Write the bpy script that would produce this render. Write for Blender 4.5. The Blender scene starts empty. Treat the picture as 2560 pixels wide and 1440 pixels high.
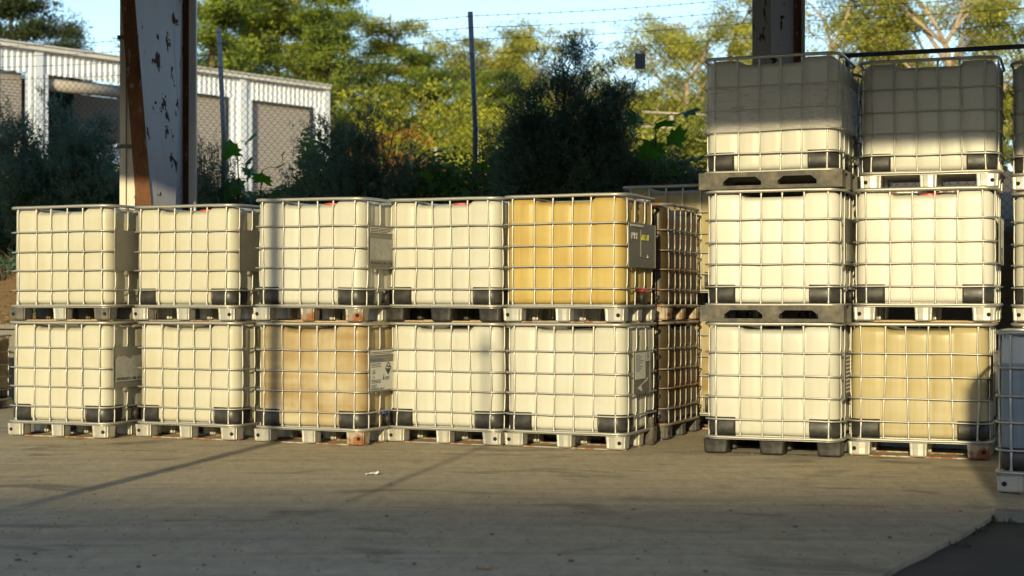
import bpy, math, random
import numpy as np
from mathutils import Vector, Matrix, Euler
R = math.radians
sc = bpy.context.scene
COL = sc.collection

# ------------------------------------------------------------------ camera, sky, sun, exposure
F, HOR, CH = 3911.0, 745.0, 1.39           # focal length in photo pixels, horizon row, eye height
cam_d = bpy.data.cameras.new("camera"); cam = bpy.data.objects.new("camera", cam_d); COL.objects.link(cam)
cam_d.sensor_width = 36; cam_d.lens = F/2560*36; cam_d.clip_end = 3000; cam_d.clip_start = 0.1
cam.location = (0, 0, CH); cam.rotation_euler = (R(90)+math.atan(25/F), 0, 0)
cam_d.dof.use_dof = True; cam_d.dof.focus_distance = 14.2; cam_d.dof.aperture_fstop = 2.0
sc.camera = cam
SUN_EL, SUN_AZ = 12.5, math.atan2(.21, .977)   # azimuth of light travel, right of +Y
w = bpy.data.worlds.new("World"); sc.world = w; w.use_nodes = True
nt = w.node_tree; bg = nt.nodes["Background"]
sky = nt.nodes.new("ShaderNodeTexSky"); sky.sky_type = 'NISHITA'; sky.sun_disc = False
sky.sun_elevation = R(SUN_EL); sky.sun_rotation = math.pi + SUN_AZ
sky.air_density = 1.0; sky.dust_density = 0.7; sky.ozone_density = 2.0
nt.links.new(sky.outputs[0], bg.inputs[0]); bg.inputs[1].default_value = 0.15
sd = bpy.data.lights.new("sun", 'SUN'); sun = bpy.data.objects.new("sun", sd); COL.objects.link(sun)
sd.energy = 3.0; sd.angle = R(0.8); sd.color = (1.0, 0.845, 0.49)
trav = Vector((math.sin(SUN_AZ)*math.cos(R(SUN_EL)), math.cos(SUN_AZ)*math.cos(R(SUN_EL)), -math.sin(R(SUN_EL))))
sun.rotation_euler = trav.to_track_quat('-Z', 'Y').to_euler(); sun.location = (0, -10, 20)
vs = sc.view_settings; vs.view_transform = 'Standard'; vs.look = 'None'; vs.exposure = 0.85; vs.gamma = 1.0

# ------------------------------------------------------------------ helpers
def gpt(px, py):                      # photo pixel -> point on the yard
    Z = F*CH/(py-HOR); return ((px-1280)/F*Z, Z)
def at(px, py, Z):                    # photo pixel at distance Z
    return Vector(((px-1280)/F*Z, Z, CH+(HOR-py)/F*Z))
class MB:
    def __init__(s): s.v = []; s.f = []
    def add(s, vs, fs):
        o = len(s.v); s.v += [tuple(p) for p in vs]; s.f += [tuple(i+o for i in f) for f in fs]; return s
    def box(s, x0, x1, y0, y1, z0, z1, M=None):
        v = [(x0,y0,z0),(x1,y0,z0),(x1,y1,z0),(x0,y1,z0),(x0,y0,z1),(x1,y0,z1),(x1,y1,z1),(x0,y1,z1)]
        if M is not None: v = [M @ Vector(p) for p in v]
        return s.add(v, [(3,2,1,0),(4,5,6,7),(0,1,5,4),(1,2,6,5),(2,3,7,6),(3,0,4,7)])
    def prism(s, poly, z0, z1):       # poly ccw in xy
        n = len(poly)
        v = [(x,y,z0) for x,y in poly]+[(x,y,z1) for x,y in poly]
        f = [tuple(range(n-1,-1,-1)), tuple(range(n,2*n))]+[(i,(i+1)%n,n+(i+1)%n,n+i) for i in range(n)]
        return s.add(v, f)
    def tube(s, pts, r, n=6, closed=False, sq=None):
        pts = [Vector(p) for p in pts]; m = len(pts); vs = []; up = None
        rr = r if isinstance(r, (list, tuple)) else [r]*m
        for i, p in enumerate(pts):
            a = pts[i-1] if (i > 0 or closed) else p; b = pts[(i+1) % m] if (i < m-1 or closed) else p
            t = (b-a).normalized() if (b-a).length > 1e-9 else Vector((0,0,1))
            if up is None:
                up = Vector((0,0,1)) if abs(t.z) < .9 else Vector((0,1,0))
            u = (up - t*up.dot(t)).normalized(); q = t.cross(u); up = u
            for k in range(n):
                A = 2*math.pi*k/n
                ku, kq = (1, 1) if sq is None else sq(i)
                vs.append(p + u*(rr[i]*ku*math.cos(A)) + q*(rr[i]*kq*math.sin(A)))
        fs = []
        for i in range(m if closed else m-1):
            j = (i+1) % m
            for k in range(n): fs.append((i*n+k, i*n+(k+1)%n, j*n+(k+1)%n, j*n+k))
        if not closed:
            fs.append(tuple(range(n-1,-1,-1))); fs.append(tuple((m-1)*n+k for k in range(n)))
        return s.add(vs, fs)
    def mesh(s, name, smooth=False):
        me = bpy.data.meshes.new(name); me.from_pydata(s.v, [], s.f); me.update()
        if smooth: me.polygons.foreach_set("use_smooth", [True]*len(me.polygons))
        return me
def npmesh(name, V, nper, smooth=False):       # V: (k*nper,3) separate polygons of nper corners
    me = bpy.data.meshes.new(name); n = len(V); k = n//nper
    me.vertices.add(n); me.vertices.foreach_set("co", V.astype(np.float32).ravel())
    me.loops.add(n); me.loops.foreach_set("vertex_index", np.arange(n, dtype=np.int32))
    me.polygons.add(k); me.polygons.foreach_set("loop_start", np.arange(0, n, nper, dtype=np.int32))
    me.polygons.foreach_set("loop_total", np.full(k, nper, dtype=np.int32))
    me.update(); me.validate(); return me
def obj(name, me, mat, parent=None, loc=None, rot=None, scale=None):
    o = bpy.data.objects.new(name, me); COL.objects.link(o)
    if mat is not None and me is not None:
        if not me.materials: me.materials.append(mat)
        elif me.materials[0] != mat:
            o.material_slots[0].link = 'OBJECT'; o.material_slots[0].material = mat
    if parent: o.parent = parent
    if loc is not None: o.location = loc
    if rot is not None: o.rotation_euler = rot
    if scale is not None: o.scale = scale
    return o
def tag(o, label=None, cat=None, group=None, kind=None):
    if label: o["label"] = label
    if cat: o["category"] = cat
    if group: o["group"] = group
    if kind: o["kind"] = kind
    return o
def empty(name, loc=(0,0,0), rz=0):
    o = bpy.data.objects.new(name, None); COL.objects.link(o); o.location = loc; o.rotation_euler = (0,0,rz)
    o.empty_display_size = .1; return o

# ------------------------------------------------------------------ materials
MATS = {}
class NT:
    def __init__(s, name):
        s.m = bpy.data.materials.new(name); s.m.use_nodes = True; s.t = s.m.node_tree
        s.b = s.t.nodes["Principled BSDF"]; s.out = s.t.nodes["Material Output"]
    def n(s, typ, **k):
        nd = s.t.nodes.new("ShaderNode"+typ)
        for a, b in k.items():
            if isinstance(a, str) and hasattr(nd, a): setattr(nd, a, b)
        return nd
    def l(s, a, b): s.t.links.new(a, b)
    def coord(s, scale=(1,1,1), kind="Object"):
        tc = s.n("TexCoord"); mp = s.n("Mapping"); mp.inputs["Scale"].default_value = scale
        s.l(tc.outputs[kind], mp.inputs[0])
        return mp.outputs[0]
    def noise(s, vec, scale, detail=4, rough=.55, dist=0):
        nz = s.n("TexNoise"); s.l(vec, nz.inputs["Vector"]); nz.inputs["Scale"].default_value = scale
        nz.inputs["Detail"].default_value = detail; nz.inputs["Roughness"].default_value = rough
        nz.inputs["Distortion"].default_value = dist; return nz.outputs["Fac"]
    def ramp(s, fac, stops):
        r = s.n("ValToRGB"); s.l(fac, r.inputs[0]); e = r.color_ramp.elements
        while len(e) < len(stops): e.new(.5)
        for el, (p, c) in zip(e, stops):
            el.position = p; el.color = (c[0], c[1], c[2], 1) if not isinstance(c, (int, float)) else (c, c, c, 1)
        return r.outputs[0]
    def mix(s, fac, a, b, mode='MIX'):
        mx = s.n("MixRGB"); mx.blend_type = mode
        for i, x in ((0, fac), (1, a), (2, b)):
            if isinstance(x, (int, float)): mx.inputs[i].default_value = x if i == 0 else (x, x, x, 1)
            elif isinstance(x, tuple): mx.inputs[i].default_value = (*x[:3], 1)
            else: s.l(x, mx.inputs[i])
        return mx.outputs[0]
    def math(s, op, a, b=0, clamp=False):
        md = s.n("Math"); md.operation = op; md.use_clamp = clamp
        for i, x in ((0, a), (1, b)):
            if isinstance(x, (int, float)): md.inputs[i].default_value = x
            else: s.l(x, md.inputs[i])
        return md.outputs[0]
    def bump(s, h, strength=.3, dist=.01):
        bp = s.n("Bump"); bp.inputs["Strength"].default_value = strength; bp.inputs["Distance"].default_value = dist
        s.l(h, bp.inputs["Height"]); s.l(bp.outputs[0], s.b.inputs["Normal"])
    def set(s, color=None, rough=None, metal=None, spec=None):
        for k, x in (("Base Color", color), ("Roughness", rough), ("Metallic", metal), ("Specular IOR Level", spec)):
            if x is None: continue
            if isinstance(x, (int, float)): s.b.inputs[k].default_value = x
            elif isinstance(x, tuple): s.b.inputs[k].default_value = (*x[:3], 1)
            else: s.l(x, s.b.inputs[k])
        return s.m
def plain(name, c, rough=.6, metal=0, var=.25, scale=6):
    if name in MATS: return MATS[name]
    t = NT(name); v = t.coord()
    nz = t.noise(v, scale, 5)
    col = t.mix(nz, tuple(x*(1-var) for x in c), tuple(min(1, x*(1+var)) for x in c))
    MATS[name] = t.set(col, rough, metal); return t.m

def mat_bottle(name, base, stain, amount=.4, streak=.25, level=None, below=None):
    t = NT(name); oi = t.n("ObjectInfo"); tc = t.n("TexCoord")
    add = t.n("VectorMath"); add.operation = 'ADD'; t.l(tc.outputs["Object"], add.inputs[0])
    mul = t.n("VectorMath"); mul.operation = 'MULTIPLY'; mul.inputs[1].default_value = (37, 11, 5)
    cx = t.n("CombineXYZ"); [t.l(oi.outputs["Random"], cx.inputs[i]) for i in range(3)]
    t.l(cx.outputs[0], mul.inputs[0]); t.l(mul.outputs[0], add.inputs[1])
    def vec(sc_):
        mp = t.n("Mapping"); mp.inputs["Scale"].default_value = sc_; t.l(add.outputs[0], mp.inputs[0]); return mp.outputs[0]
    big = t.ramp(t.noise(vec((1.6, 1.6, 2.2)), 1.3, 3), [(.38, 0), (.68, 1)])
    strk = t.ramp(t.noise(vec((26, 26, 1.1)), 1.0, 4), [(.5, 0), (.72, 1)])
    band = t.ramp(t.noise(vec((.5, .5, 7)), 1.0, 2), [(.5, 0), (.62, 1)])
    spot = t.ramp(t.noise(vec((1, 1, .6)), 14, 5, .7), [(.66, 0), (.74, 1)])
    fac = t.math('ADD', t.math('MULTIPLY', big, amount), t.math('MULTIPLY', strk, streak))
    fac = t.math('ADD', fac, t.math('MULTIPLY', band, amount*.35), True)
    if level:
        sx = t.n("SeparateXYZ"); t.l(tc.outputs["Object"], sx.inputs[0])
        wl = t.ramp(t.math('ADD', sx.outputs[2], t.math('MULTIPLY', t.noise(vec((2,2,2)), 2, 2), .012)), [(level-.006, below), (level+.012, base)])
        col = t.mix(fac, wl, stain)
    else: col = t.mix(fac, base, stain)
    col = t.mix(t.math('MULTIPLY', spot, .12), col, (.30, .22, .10))
    fine = t.noise(vec((120, 120, 6)), 1.0, 2)
    t.bump(fine, .08, .004)
    t.set(col, .38, 0, .4)
    tr = t.n("BsdfTranslucent"); t.l(col, tr.inputs[0]); ms = t.n("MixShader"); ms.inputs[0].default_value = .22
    t.l(t.b.outputs[0], ms.inputs[1]); t.l(tr.outputs[0], ms.inputs[2]); t.l(ms.outputs[0], t.out.inputs[0])
    return t.m
def mat_galv(name, c=(.50,.50,.49), rust=0.0, rough=.42, metal=.55):
    t = NT(name); v = t.coord(kind="Object"); oi = t.n("ObjectInfo")
    sp = t.noise(v, 55, 3); big = t.noise(v, 5, 4)
    base = t.mix(sp, tuple(x*.78 for x in c), tuple(min(1, x*1.2) for x in c))
    base = t.mix(t.math('MULTIPLY', big, .5), base, (.46, .42, .33))
    rm = t.ramp(t.noise(v, 7, 6, .65), [(.70-.42*rust, 0), (.82-.42*rust, 1)])
    rc = t.mix(t.noise(v, 30, 4), (.10, .035, .012), (.34, .13, .04))
    col = t.mix(rm, base, rc)
    t.set(col, t.mix(rm, rough, .85), t.math('MULTIPLY', t.math('SUBTRACT', 1, rm), metal))
    t.bump(t.noise(v, 40, 4), .12, .003)
    return t.m
def mat_plastic(name, c, rough=.42, dust=.35):
    t = NT(name); v = t.coord(); n1 = t.noise(v, 9, 6, .65)
    d = t.ramp(n1, [(.42, 0), (.72, 1)])
    col = t.mix(t.math('MULTIPLY', d, dust), c, (.25, .21, .15))
    t.set(col, t.math('ADD', rough, t.math('MULTIPLY', d, .25)), 0, .4)
    t.bump(t.noise(v, 60, 3), .15, .002); return t.m
def mat_leaf(name, c1, c2, trans=.3, rough=.55, clump=.55):
    t = NT(name); g = t.n("NewGeometry")
    clump_shade = t.ramp(t.noise(t.coord((1,1,1.3)), clump, 3, .6), [(.44,0),(.60,1)])  # clump noise puts dark gaps and bright highlights into the leaf colour
    col = t.mix(t.math('ADD', t.math('MULTIPLY', g.outputs["Random Per Island"], .45), t.math('MULTIPLY', clump_shade, .55)), c1, c2)
    t.set(col, rough, 0, .3)
    tr = t.n("BsdfTranslucent"); t.l(t.mix(.5, col, (c2[0]*1.3, c2[1]*1.35, c2[2]*.6)), tr.inputs[0])
    ms = t.n("MixShader"); ms.inputs[0].default_value = trans
    t.l(t.b.outputs[0], ms.inputs[1]); t.l(tr.outputs[0], ms.inputs[2]); t.l(ms.outputs[0], t.out.inputs[0])
    return t.m
def mat_bark(name, c):
    t = NT(name); v = t.coord((1,1,.25)); n1 = t.noise(v, 9, 6, .7)
    t.set(t.mix(n1, tuple(x*.5 for x in c), tuple(x*1.3 for x in c)), .85); t.bump(n1, .6, .03); return t.m
def mat_concrete():
    t = NT("yard concrete"); tc = t.n("TexCoord")
    def vec(s, rz=0):
        mp = t.n("Mapping"); mp.inputs["Scale"].default_value = s; mp.inputs["Rotation"].default_value = (0,0,rz)
        t.l(tc.outputs["Object"], mp.inputs[0]); return mp.outputs[0]
    big = t.noise(vec((.35,.55,1), .35), 1, 5, .6, .6)
    stre = t.ramp(t.noise(vec((.5, 3.2, 1), .12), 1, 6, .62, .8), [(.40, 0), (.62, 1)])
    med = t.ramp(t.noise(vec((1,1.6,1)), 1.7, 7, .68, .4), [(.35, 0), (.7, 1)])
    fine = t.noise(vec((1,1,1)), 45, 4, .7)
    grain = t.ramp(t.noise(vec((1,.45,1), .1), 9, 8, .78, .3), [(.40, 0), (.62, 1)])
    tyre = t.ramp(t.noise(vec((.12,5.5,1), .09), 1, 4, .6, .5), [(.56, 0), (.66, 1)])
    col = t.mix(big, (.50,.39,.22), (.56,.50,.385))
    col = t.mix(t.math('MULTIPLY', stre, .32), col, (.24,.21,.17))
    col = t.mix(t.math('MULTIPLY', med, .35), col, (.50,.46,.40))
    col = t.mix(t.math('MULTIPLY', grain, .34), col, (.20,.165,.12))
    col = t.mix(t.math('MULTIPLY', tyre, .22), col, (.17,.155,.14))
    oil = t.ramp(t.noise(vec((.8,1.3,1), .2), 1.25, 3, .5, 1.2), [(.57, 0), (.70, 1)])
    col = t.mix(t.math('MULTIPLY', oil, .6), col, (.10,.09,.08))
    rst = t.ramp(t.noise(vec((1.2,2.6,1)), 2.2, 4), [(.72, 0), (.82, 1)])
    col = t.mix(t.math('MULTIPLY', rst, .5), col, (.28,.13,.06))
    col = t.mix(t.math('MULTIPLY', fine, .5), col, t.mix(1, col, .62, 'MULTIPLY'))
    t.set(col, t.math('SUBTRACT', .95, t.math('MULTIPLY', oil, .25)), 0, .25)
    h = t.math('ADD', t.math('ADD', t.math('MULTIPLY', fine, .5), grain), t.math('ADD', med, t.math('MULTIPLY', stre, .7)))
    t.bump(h, .2, .010); return t.m
def mat_asphalt():
    t = NT("asphalt"); v = t.coord(); f = t.noise(v, 90, 4, .7); b = t.noise(v, 1.6, 6, .65)
    col = t.mix(f, (.018,.017,.016), (.075,.07,.062)); col = t.mix(t.ramp(b, [(.5,0),(.75,.6)]), col, (.12,.10,.075))
    t.set(col, .9); t.bump(f, .6, .012); return t.m
def mat_earth(name, a, b, s=4):
    t = NT(name); v = t.coord(); n1 = t.noise(v, s, 8, .7); n2 = t.noise(v, s*9, 4, .7)
    col = t.mix(n1, a, b); col = t.mix(t.math('MULTIPLY', n2, .6), col, tuple(x*.4 for x in a))
    t.set(col, .95); t.bump(n2, .8, .03); return t.m
def mat_paint_rust(name, paint, rust_lo=.60, rust_hi=.64, scale=(2.2,2.2,1.3), dark=(.035,.022,.03)):
    t = NT(name); v = t.coord(scale); r0 = t.math('ADD', t.noise(v, 9, 5, .6, .3), t.math('MULTIPLY', t.noise(v, 2.2, 2), .22)); r = t.ramp(r0, [(rust_lo, 0), (rust_hi, 1)])
    g = t.noise(t.coord((3,3,.3)), 3, 4)
    col = t.mix(g, tuple(x*.9 for x in paint), tuple(x*1.08 for x in paint))
    run = t.ramp(t.noise(t.coord((14,14,.35)), 1, 3), [(.60, 0), (.75, .35)])
    col = t.mix(run, col, (.32,.20,.12))
    col = t.mix(r, col, t.mix(t.noise(v, 20, 4), dark, (.12,.05,.03)))
    t.set(col, t.mix(r, .45, .9)); return t.m
def mat_rust(name):
    t = NT(name); v = t.coord((1,1,.35)); n1 = t.ramp(t.noise(v, 6, 8, .75), [(.3,0),(.7,1)]); n2 = t.ramp(t.noise(v, 11, 6, .72), [(.60,0),(.66,1)])
    col = t.mix(n1, (.045,.016,.008), (.20,.085,.03)); col = t.mix(t.math('MULTIPLY', n2, .75), col, (.42,.33,.20))
    t.set(col, .88); t.bump(n1, .5, .006); return t.m
def mat_film():
    t = NT("stretch film"); v = t.coord((1,1,6)); n1 = t.noise(v, 5, 6, .7, 1.5)
    t.set((.72,.70,.66), .25); t.bump(n1, .9, .02)
    tr = t.n("BsdfTransparent"); ms = t.n("MixShader")
    fac = t.ramp(n1, [(.3, .12), (.72, .42)])
    t.l(fac, ms.inputs[0]); t.l(tr.outputs[0], ms.inputs[1]); t.l(t.b.outputs[0], ms.inputs[2]); t.l(ms.outputs[0], t.out.inputs[0])
    return t.m

CREAM = (.80,.745,.57)
B = {
 'cream':  mat_bottle("bottle cream", (.60,.585,.485), (.54,.49,.34), .55, .3),
 'ivory':  mat_bottle("bottle ivory", (.62,.615,.545), (.57,.54,.43), .5, .3),
 'white':  mat_bottle("bottle white", (.74,.73,.67), (.69,.66,.55), .4, .25),
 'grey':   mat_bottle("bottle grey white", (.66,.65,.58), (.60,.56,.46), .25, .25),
 'tan':    mat_bottle("bottle tan stained", (.50,.41,.245), (.36,.24,.10), .85, .25, .62, (.56,.49,.33)),
 'straw':  mat_bottle("bottle straw", (.50,.43,.23), (.44,.34,.15), .55, .45, .52, (.55,.50,.34)),
 'amber':  mat_bottle("bottle amber", (.55,.43,.15), (.46,.28,.07), .6, .4),
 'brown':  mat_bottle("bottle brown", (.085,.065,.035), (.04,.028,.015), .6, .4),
 'blue':   mat_bottle("bottle blue grey", (.55,.56,.56), (.45,.46,.46), .3, .2, .93, (.17,.22,.28)),
}
GALV = mat_galv("galvanised tube", (.47,.47,.45), .12, .5, .7)
GALVR = mat_galv("galvanised tube rusting", (.30,.28,.24), .55)
GALVS = mat_galv("galvanised sheet", (.50,.49,.45), .14, .36, .5)
GALVD = mat_galv("dull plate", (.115,.115,.11), .0, .5, .1)
FOOTR = mat_galv("rusted foot", (.40,.34,.26), .62, .7)
BLACK = mat_plastic("black plastic", (.018,.018,.018), .33, .14)
DGREY = mat_plastic("dark grey plastic", (.07,.07,.068), .5, .5)
DUSTY = mat_plastic("dusty black plastic", (.05,.048,.043), .6, .75)
RED = plain("red cap", (.55,.05,.03), .4); BLUE = plain("blue cap", (.03,.08,.30), .4)
PAPER = plain("paper", (.62,.61,.57), .7, 0, .15, 20); OLDP = plain("weathered label", (.36,.355,.33), .7, 0, .45, 14); INK = plain("ink", (.02,.02,.025), .6)
CHALK = plain("yellow chalk", (.55,.55,.06), .8); HOLE = plain("hole shade", (.006,.006,.006), .9)
WOODBIT = plain("weathered card", (.40,.28,.15), .9, 0, .4, 15)
CONC = mat_concrete(); ASPH = mat_asphalt()

# ------------------------------------------------------------------ ground, slab, bank
def wall_z(x): return 18.3-.36*(x-1.5)         # line of the retaining wall
m = MB(); m.add([(-900,-900,-.03),(900,-900,-.03),(900,1500,-.03),(-900,1500,-.03)], [(0,1,2,3)])
tag(obj("ground", m.mesh("ground"), ASPH), kind="structure")
# concrete slab with an uneven broken edge along the asphalt
ka, kb = Vector((3.11,10.07)), Vector((-13.9,-20.0)); rnd = random.Random(3)
edge = []
for i in range(160):
    tt = i/159; p = ka.lerp(kb, tt); nrm = Vector((kb-ka).normalized()); pr = Vector((-nrm.y, nrm.x))
    edge.append(p + pr*(rnd.uniform(-.008,.008)+.015*math.sin(i*.37)) if 0 < i < 159 else p)
poly = [(-60,-20),(-60,60),(40,60),(40,-4.2)]
poly = [tuple(p) for p in edge][::-1] + [(40,-4.2),(40,60),(-60,60),(-60,-20)]
m = MB(); n = len(poly)
m.add([(x,y,0) for x,y in poly], [tuple(range(n))]); m.add([(x,y,0) for x,y in poly]+[(x,y,-.07) for x,y in poly], [(i,n+i,n+(i+1)%n,(i+1)%n) for i in range(n)])
me = m.mesh("yard_slab"); slab = obj("pavement", me, CONC); tag(slab, kind="structure")
# bank and rising ground behind the retaining wall: one terrain sheet
WALLH = 1.0
def terr(x, y):
    d = (y-wall_z(x))*.94
    if d < 0: return WALLH-.02
    a = min(1, d/.95); h = WALLH-.02+1.2*(a*a*(3-2*a))
    h += .103*max(0, min(d-.95, 26)) + .035*max(0, min(d-26.95, 40))
    return h
xs = np.concatenate([np.linspace(-400,-30,14), np.linspace(-28,28,113), np.linspace(30,400,14)])
ds = np.concatenate([np.linspace(.0,3,25), np.linspace(3.4,12,22), np.linspace(13,80,45), np.linspace(90,900,20)])
V = []; rs = np.random.RandomState(5)
for d in ds:
    for x in xs:
        y = wall_z(max(-60,min(60,x)))+d; jig = rs.uniform(-.04,.04)*min(1,d*2)
        V.append((x, y, terr(x, y) + jig if d < 90 else terr(0, 100)))
nx = len(xs); Fc = [(j*nx+i, j*nx+i+1, (j+1)*nx+i+1, (j+1)*nx+i) for j in range(len(ds)-1) for i in range(nx-1)]
m = MB(); m.add(V, Fc)
tag(obj("terrain", m.mesh("terrain", True), mat_earth("bank earth", (.10,.065,.035), (.24,.16,.08), 2.5)), kind="structure")
# retaining wall of concrete sleepers, one thing
wall = empty("retaining_wall", (0, wall_z(0), 0), math.atan2(-.36, 1))
tag(wall, "low grey concrete retaining wall running behind all the tank stacks, bank on top", "wall")
WM = mat_earth("wall concrete", (.20,.18,.145), (.34,.31,.26), 3)
pan = MB().box(-.995,.995,-.06,.06,-.05,.495).mesh("sleeper_panel"); post = MB().box(-.05,.05,-.11,.05,-.05,1.02).mesh("wall_post")
cope = MB().box(-.998,.998,-.16,.10,0,.06).mesh("coping")
for i in range(-9, 8):
    for k in range(2): obj("sleeper_panel", pan, WM, wall, (i*2+1, 0, .47*k))
    obj("wall_post", post, WM, wall, (i*2, -.03, 0)); obj("coping", cope, WM, wall, (i*2+1, 0, .975))
# kerb at the corner of the slab
kb_o = empty("kerb", (3.62, 9.83, -.03), math.atan2(-.36, .93)); tag(kb_o, "short broken concrete kerb by the dark asphalt corner", "kerb")
rnd = random.Random(8)
for i in range(3):
    m = MB(); z1 = .07+rnd.uniform(-.012,.01)
    m.prism([(-.21,-.075),(-.19,-.09),(.19,-.085),(.208,-.07),(.208,.06),(-.208,.06)], 0, z1)
    obj("kerb_stone", m.mesh("kerb_stone"), WM, kb_o, (-.35+i*.42, rnd.uniform(-.01,.01), 0))

# ------------------------------------------------------------------ canopy (roof over the yard, out of frame) and an added sun blocker behind the camera
RZ = 5.5
def edge_z(x): return 5.7-.385*x
P_ = [(-16, edge_z(-16), 4.78), (16, edge_z(16), 4.78), (16, 13.5, 5.6), (4.2, 18.6, 5.6), (-16, 18.6, 5.6)]
m = MB(); m.add([p for p in P_]+[(x,y,z+.12) for x,y,z in P_], [(4,3,2,1,0),(5,6,7,8,9)]+[(i,(i+1)%5,5+(i+1)%5,5+i) for i in range(5)])
canopy = obj("canopy_roof", m.mesh("canopy_roof"), plain("roof sheet", (.34,.34,.34), .6))
tag(canopy, "large flat sheet metal canopy roof above the yard", "roof")
LAV = mat_paint_rust("column paint", (.54,.54,.62), .725, .735, (.75,.75,.5)); RUST = mat_rust("rust flange"); CREAMP = mat_paint_rust("column cream paint", (.46,.42,.34), .80, .82)
DRK = mat_paint_rust("column dark flange", (.30,.285,.26), .70, .72, (1.0,1.0,.5), (.04,.018,.012)); WHT = plain("white paint", (.62,.62,.62), .5, 0, .1)  # second column's flange: remains of dark paint with rust
def hcol(x, y, wdt, label, RZ):
    c = empty("shadow_post", (x, y, 0), -R(21)); tag(c, label, "column", "posts of the canopy behind the viewpoint")
    obj("web", MB().box(-.006,.006,-wdt/2,wdt/2,.012,RZ-.012).mesh("web"), LAV, c)
    for s in (-1,1): obj("flange", MB().box(-wdt/2,wdt/2,s*wdt/2-.008,s*wdt/2+.008,.012,RZ-.012).mesh("flange"), LAV, c)
    obj("base_plate", MB().box(-.2,.2,-.25,.25,0,.012).mesh("base_plate"), RUST, c)
hcol(-3.96, 7.23, .12, "grey steel canopy post left of the viewpoint", 4.77)
hcol(2.50, 6.0, .36, "short unseen post added right of the viewpoint to shade the blue grey tank", 2.36)  # free-standing, added out of view to throw shade on the blue grey tank
dp = empty("pole", (-2.36, 4.91, 0)); tag(dp, "thin round white pole left of the viewpoint", "pole")
obj("pipe", MB().tube([(0,0,0),(0,0,3.3)], .024, 10).mesh("pipe", True), WHT, dp)
for z in (1.2, 3.1): obj("bracket", MB().box(-.07,.07,-.07,.07,z,z+.04).mesh("bracket"), WHT, dp)
bb = empty("occluder", (-10, -25, 0)); tag(bb, "long unseen block added behind the viewpoint to shade the foreground", "sun blocker")  # unseen block added to cut the low sun off the foreground
obj("wall", MB().box(-60,60,-14,0,-.06,7.85).mesh("wall"), plain("warehouse wall", (.38,.38,.37), .7), bb)
obj("roof", MB().box(-60.5,60.5,-14.4,.4,7.85,8.08).mesh("roof"), plain("warehouse roof", (.3,.3,.31), .6), bb)

# visible rusting portal columns -------------------------------------------------
def plate(pts, thick=.014):          # quad outline in x/z (local), extruded along y
    m = MB(); v = [(x,-thick/2,z) for x,z in pts]+[(x,thick/2,z) for x,z in pts]
    return m.add(v, [(0,1,2,3),(7,6,5,4)]+[(i,4+i,4+(i+1)%4,(i+1)%4) for i in range(4)])
Z1 = 17.3; c1 = empty("steel_column", ((-3.92), Z1, 0)); tag(c1, "tapered steel column with rusted flanges and peeling spots, behind the second stack from the left", "column", "rusting steel columns")
def lx(px): return (px-1280)/F*Z1+3.92
zt, zb = RZ, 0.0
def xat(px0, y0, px1, y1, z):        # photo line through two pixels -> local x at height z
    py = HOR-(z-CH)*F/Z1; return lx(px0+(px1-px0)*(py-y0)/(y1-y0))
Lf = lambda z: xat(336, 0, 379, 518, z); Li = lambda z: xat(303, 0, 341, 518, z)
DW = .95                                   # depth of the portal leg
lxf = lambda px: (px-1280)/F*(Z1+DW)+3.92
m = MB(); v = []
for z in (.02, zt): v += [(Lf(z),0,z),(Lf(z)-.012,.004,z),(lxf(457)-.012,DW,z),(lxf(457),DW,z)]
m.add(v, [(0,3,7,4),(2,1,5,6),(1,0,4,5),(3,2,6,7),(0,1,2,3),(7,6,5,4)]); obj("web", m.mesh("web"), LAV, c1)
m = MB(); v = []                           # near flange, slanted with the taper
for z in (.02, zt): v += [(Li(z),-.022,z),(Lf(z)+.004,-.022,z),(Lf(z)+.004,-.005,z),(Li(z),-.005,z)]
m.add(v, [(0,1,5,4),(1,2,6,5),(2,3,7,6),(3,0,4,7),(3,2,1,0),(4,5,6,7)]); obj("flange", m.mesh("flange"), RUST, c1)
obj("flange", MB().box(lxf(457)+.002, lxf(472), DW-.02, DW+.03, .02, zt).mesh("flange"), RUST, c1)
obj("edge_trim", MB().box(lxf(472)+.003, lxf(490), DW-.03, DW+.05, .02, zt).mesh("edge_trim"), WHT, c1)
obj("cladding_channel", MB().box(lx(297), lx(312), .03,.16,.02,zt).box(lx(312)+.001, lx(326), .06,.16,.02,zt).box(lx(326)+.001, lx(335), .035,.16,.02,zt).mesh("cladding_channel"), CREAMP, c1)
for py in (365, 92): 
    z = CH+(HOR-py)/F*Z1; obj("strap", MB().box(lx(292), lx(345), .0,.17,z-.02,z+.02).mesh("strap"), DGREY, c1)
obj("base_plate", MB().box(lx(285),lxf(495),-.1,DW+.1,0,.02).mesh("base_plate"), RUST, c1)
Z2 = 17.48; c2 = empty("steel_column", ((1943-1280)/F*Z2, Z2, 0)); tag(c2, "narrower rust spotted steel column behind the wrapped top tank of the tall stack", "column", "rusting steel columns")
l2 = lambda px: (px-1943)/F*Z2
m = MB(); v = []
for z in (.02, zt):
    v += [(l2(1926),.0,z),(l2(1926)+.012,-.01,z),(l2(1877)+.012,-.13,z),(l2(1877),-.121,z)]
m.add(v, [(0,4,5,1),(1,5,6,2),(2,6,7,3),(3,7,4,0),(3,2,1,0),(4,5,6,7)])
obj("flange", m.mesh("flange"), DRK, c2)
obj("web", plate([(l2(1926)+.014,.02),(l2(1984),.02),(l2(1984),zt),(l2(1926)+.014,zt)]).mesh("web"), LAV, c2)
obj("flange", MB().box(l2(1984)+.002, l2(2002), -.05,.07,.02,zt).mesh("flange"), RUST, c2)
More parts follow.
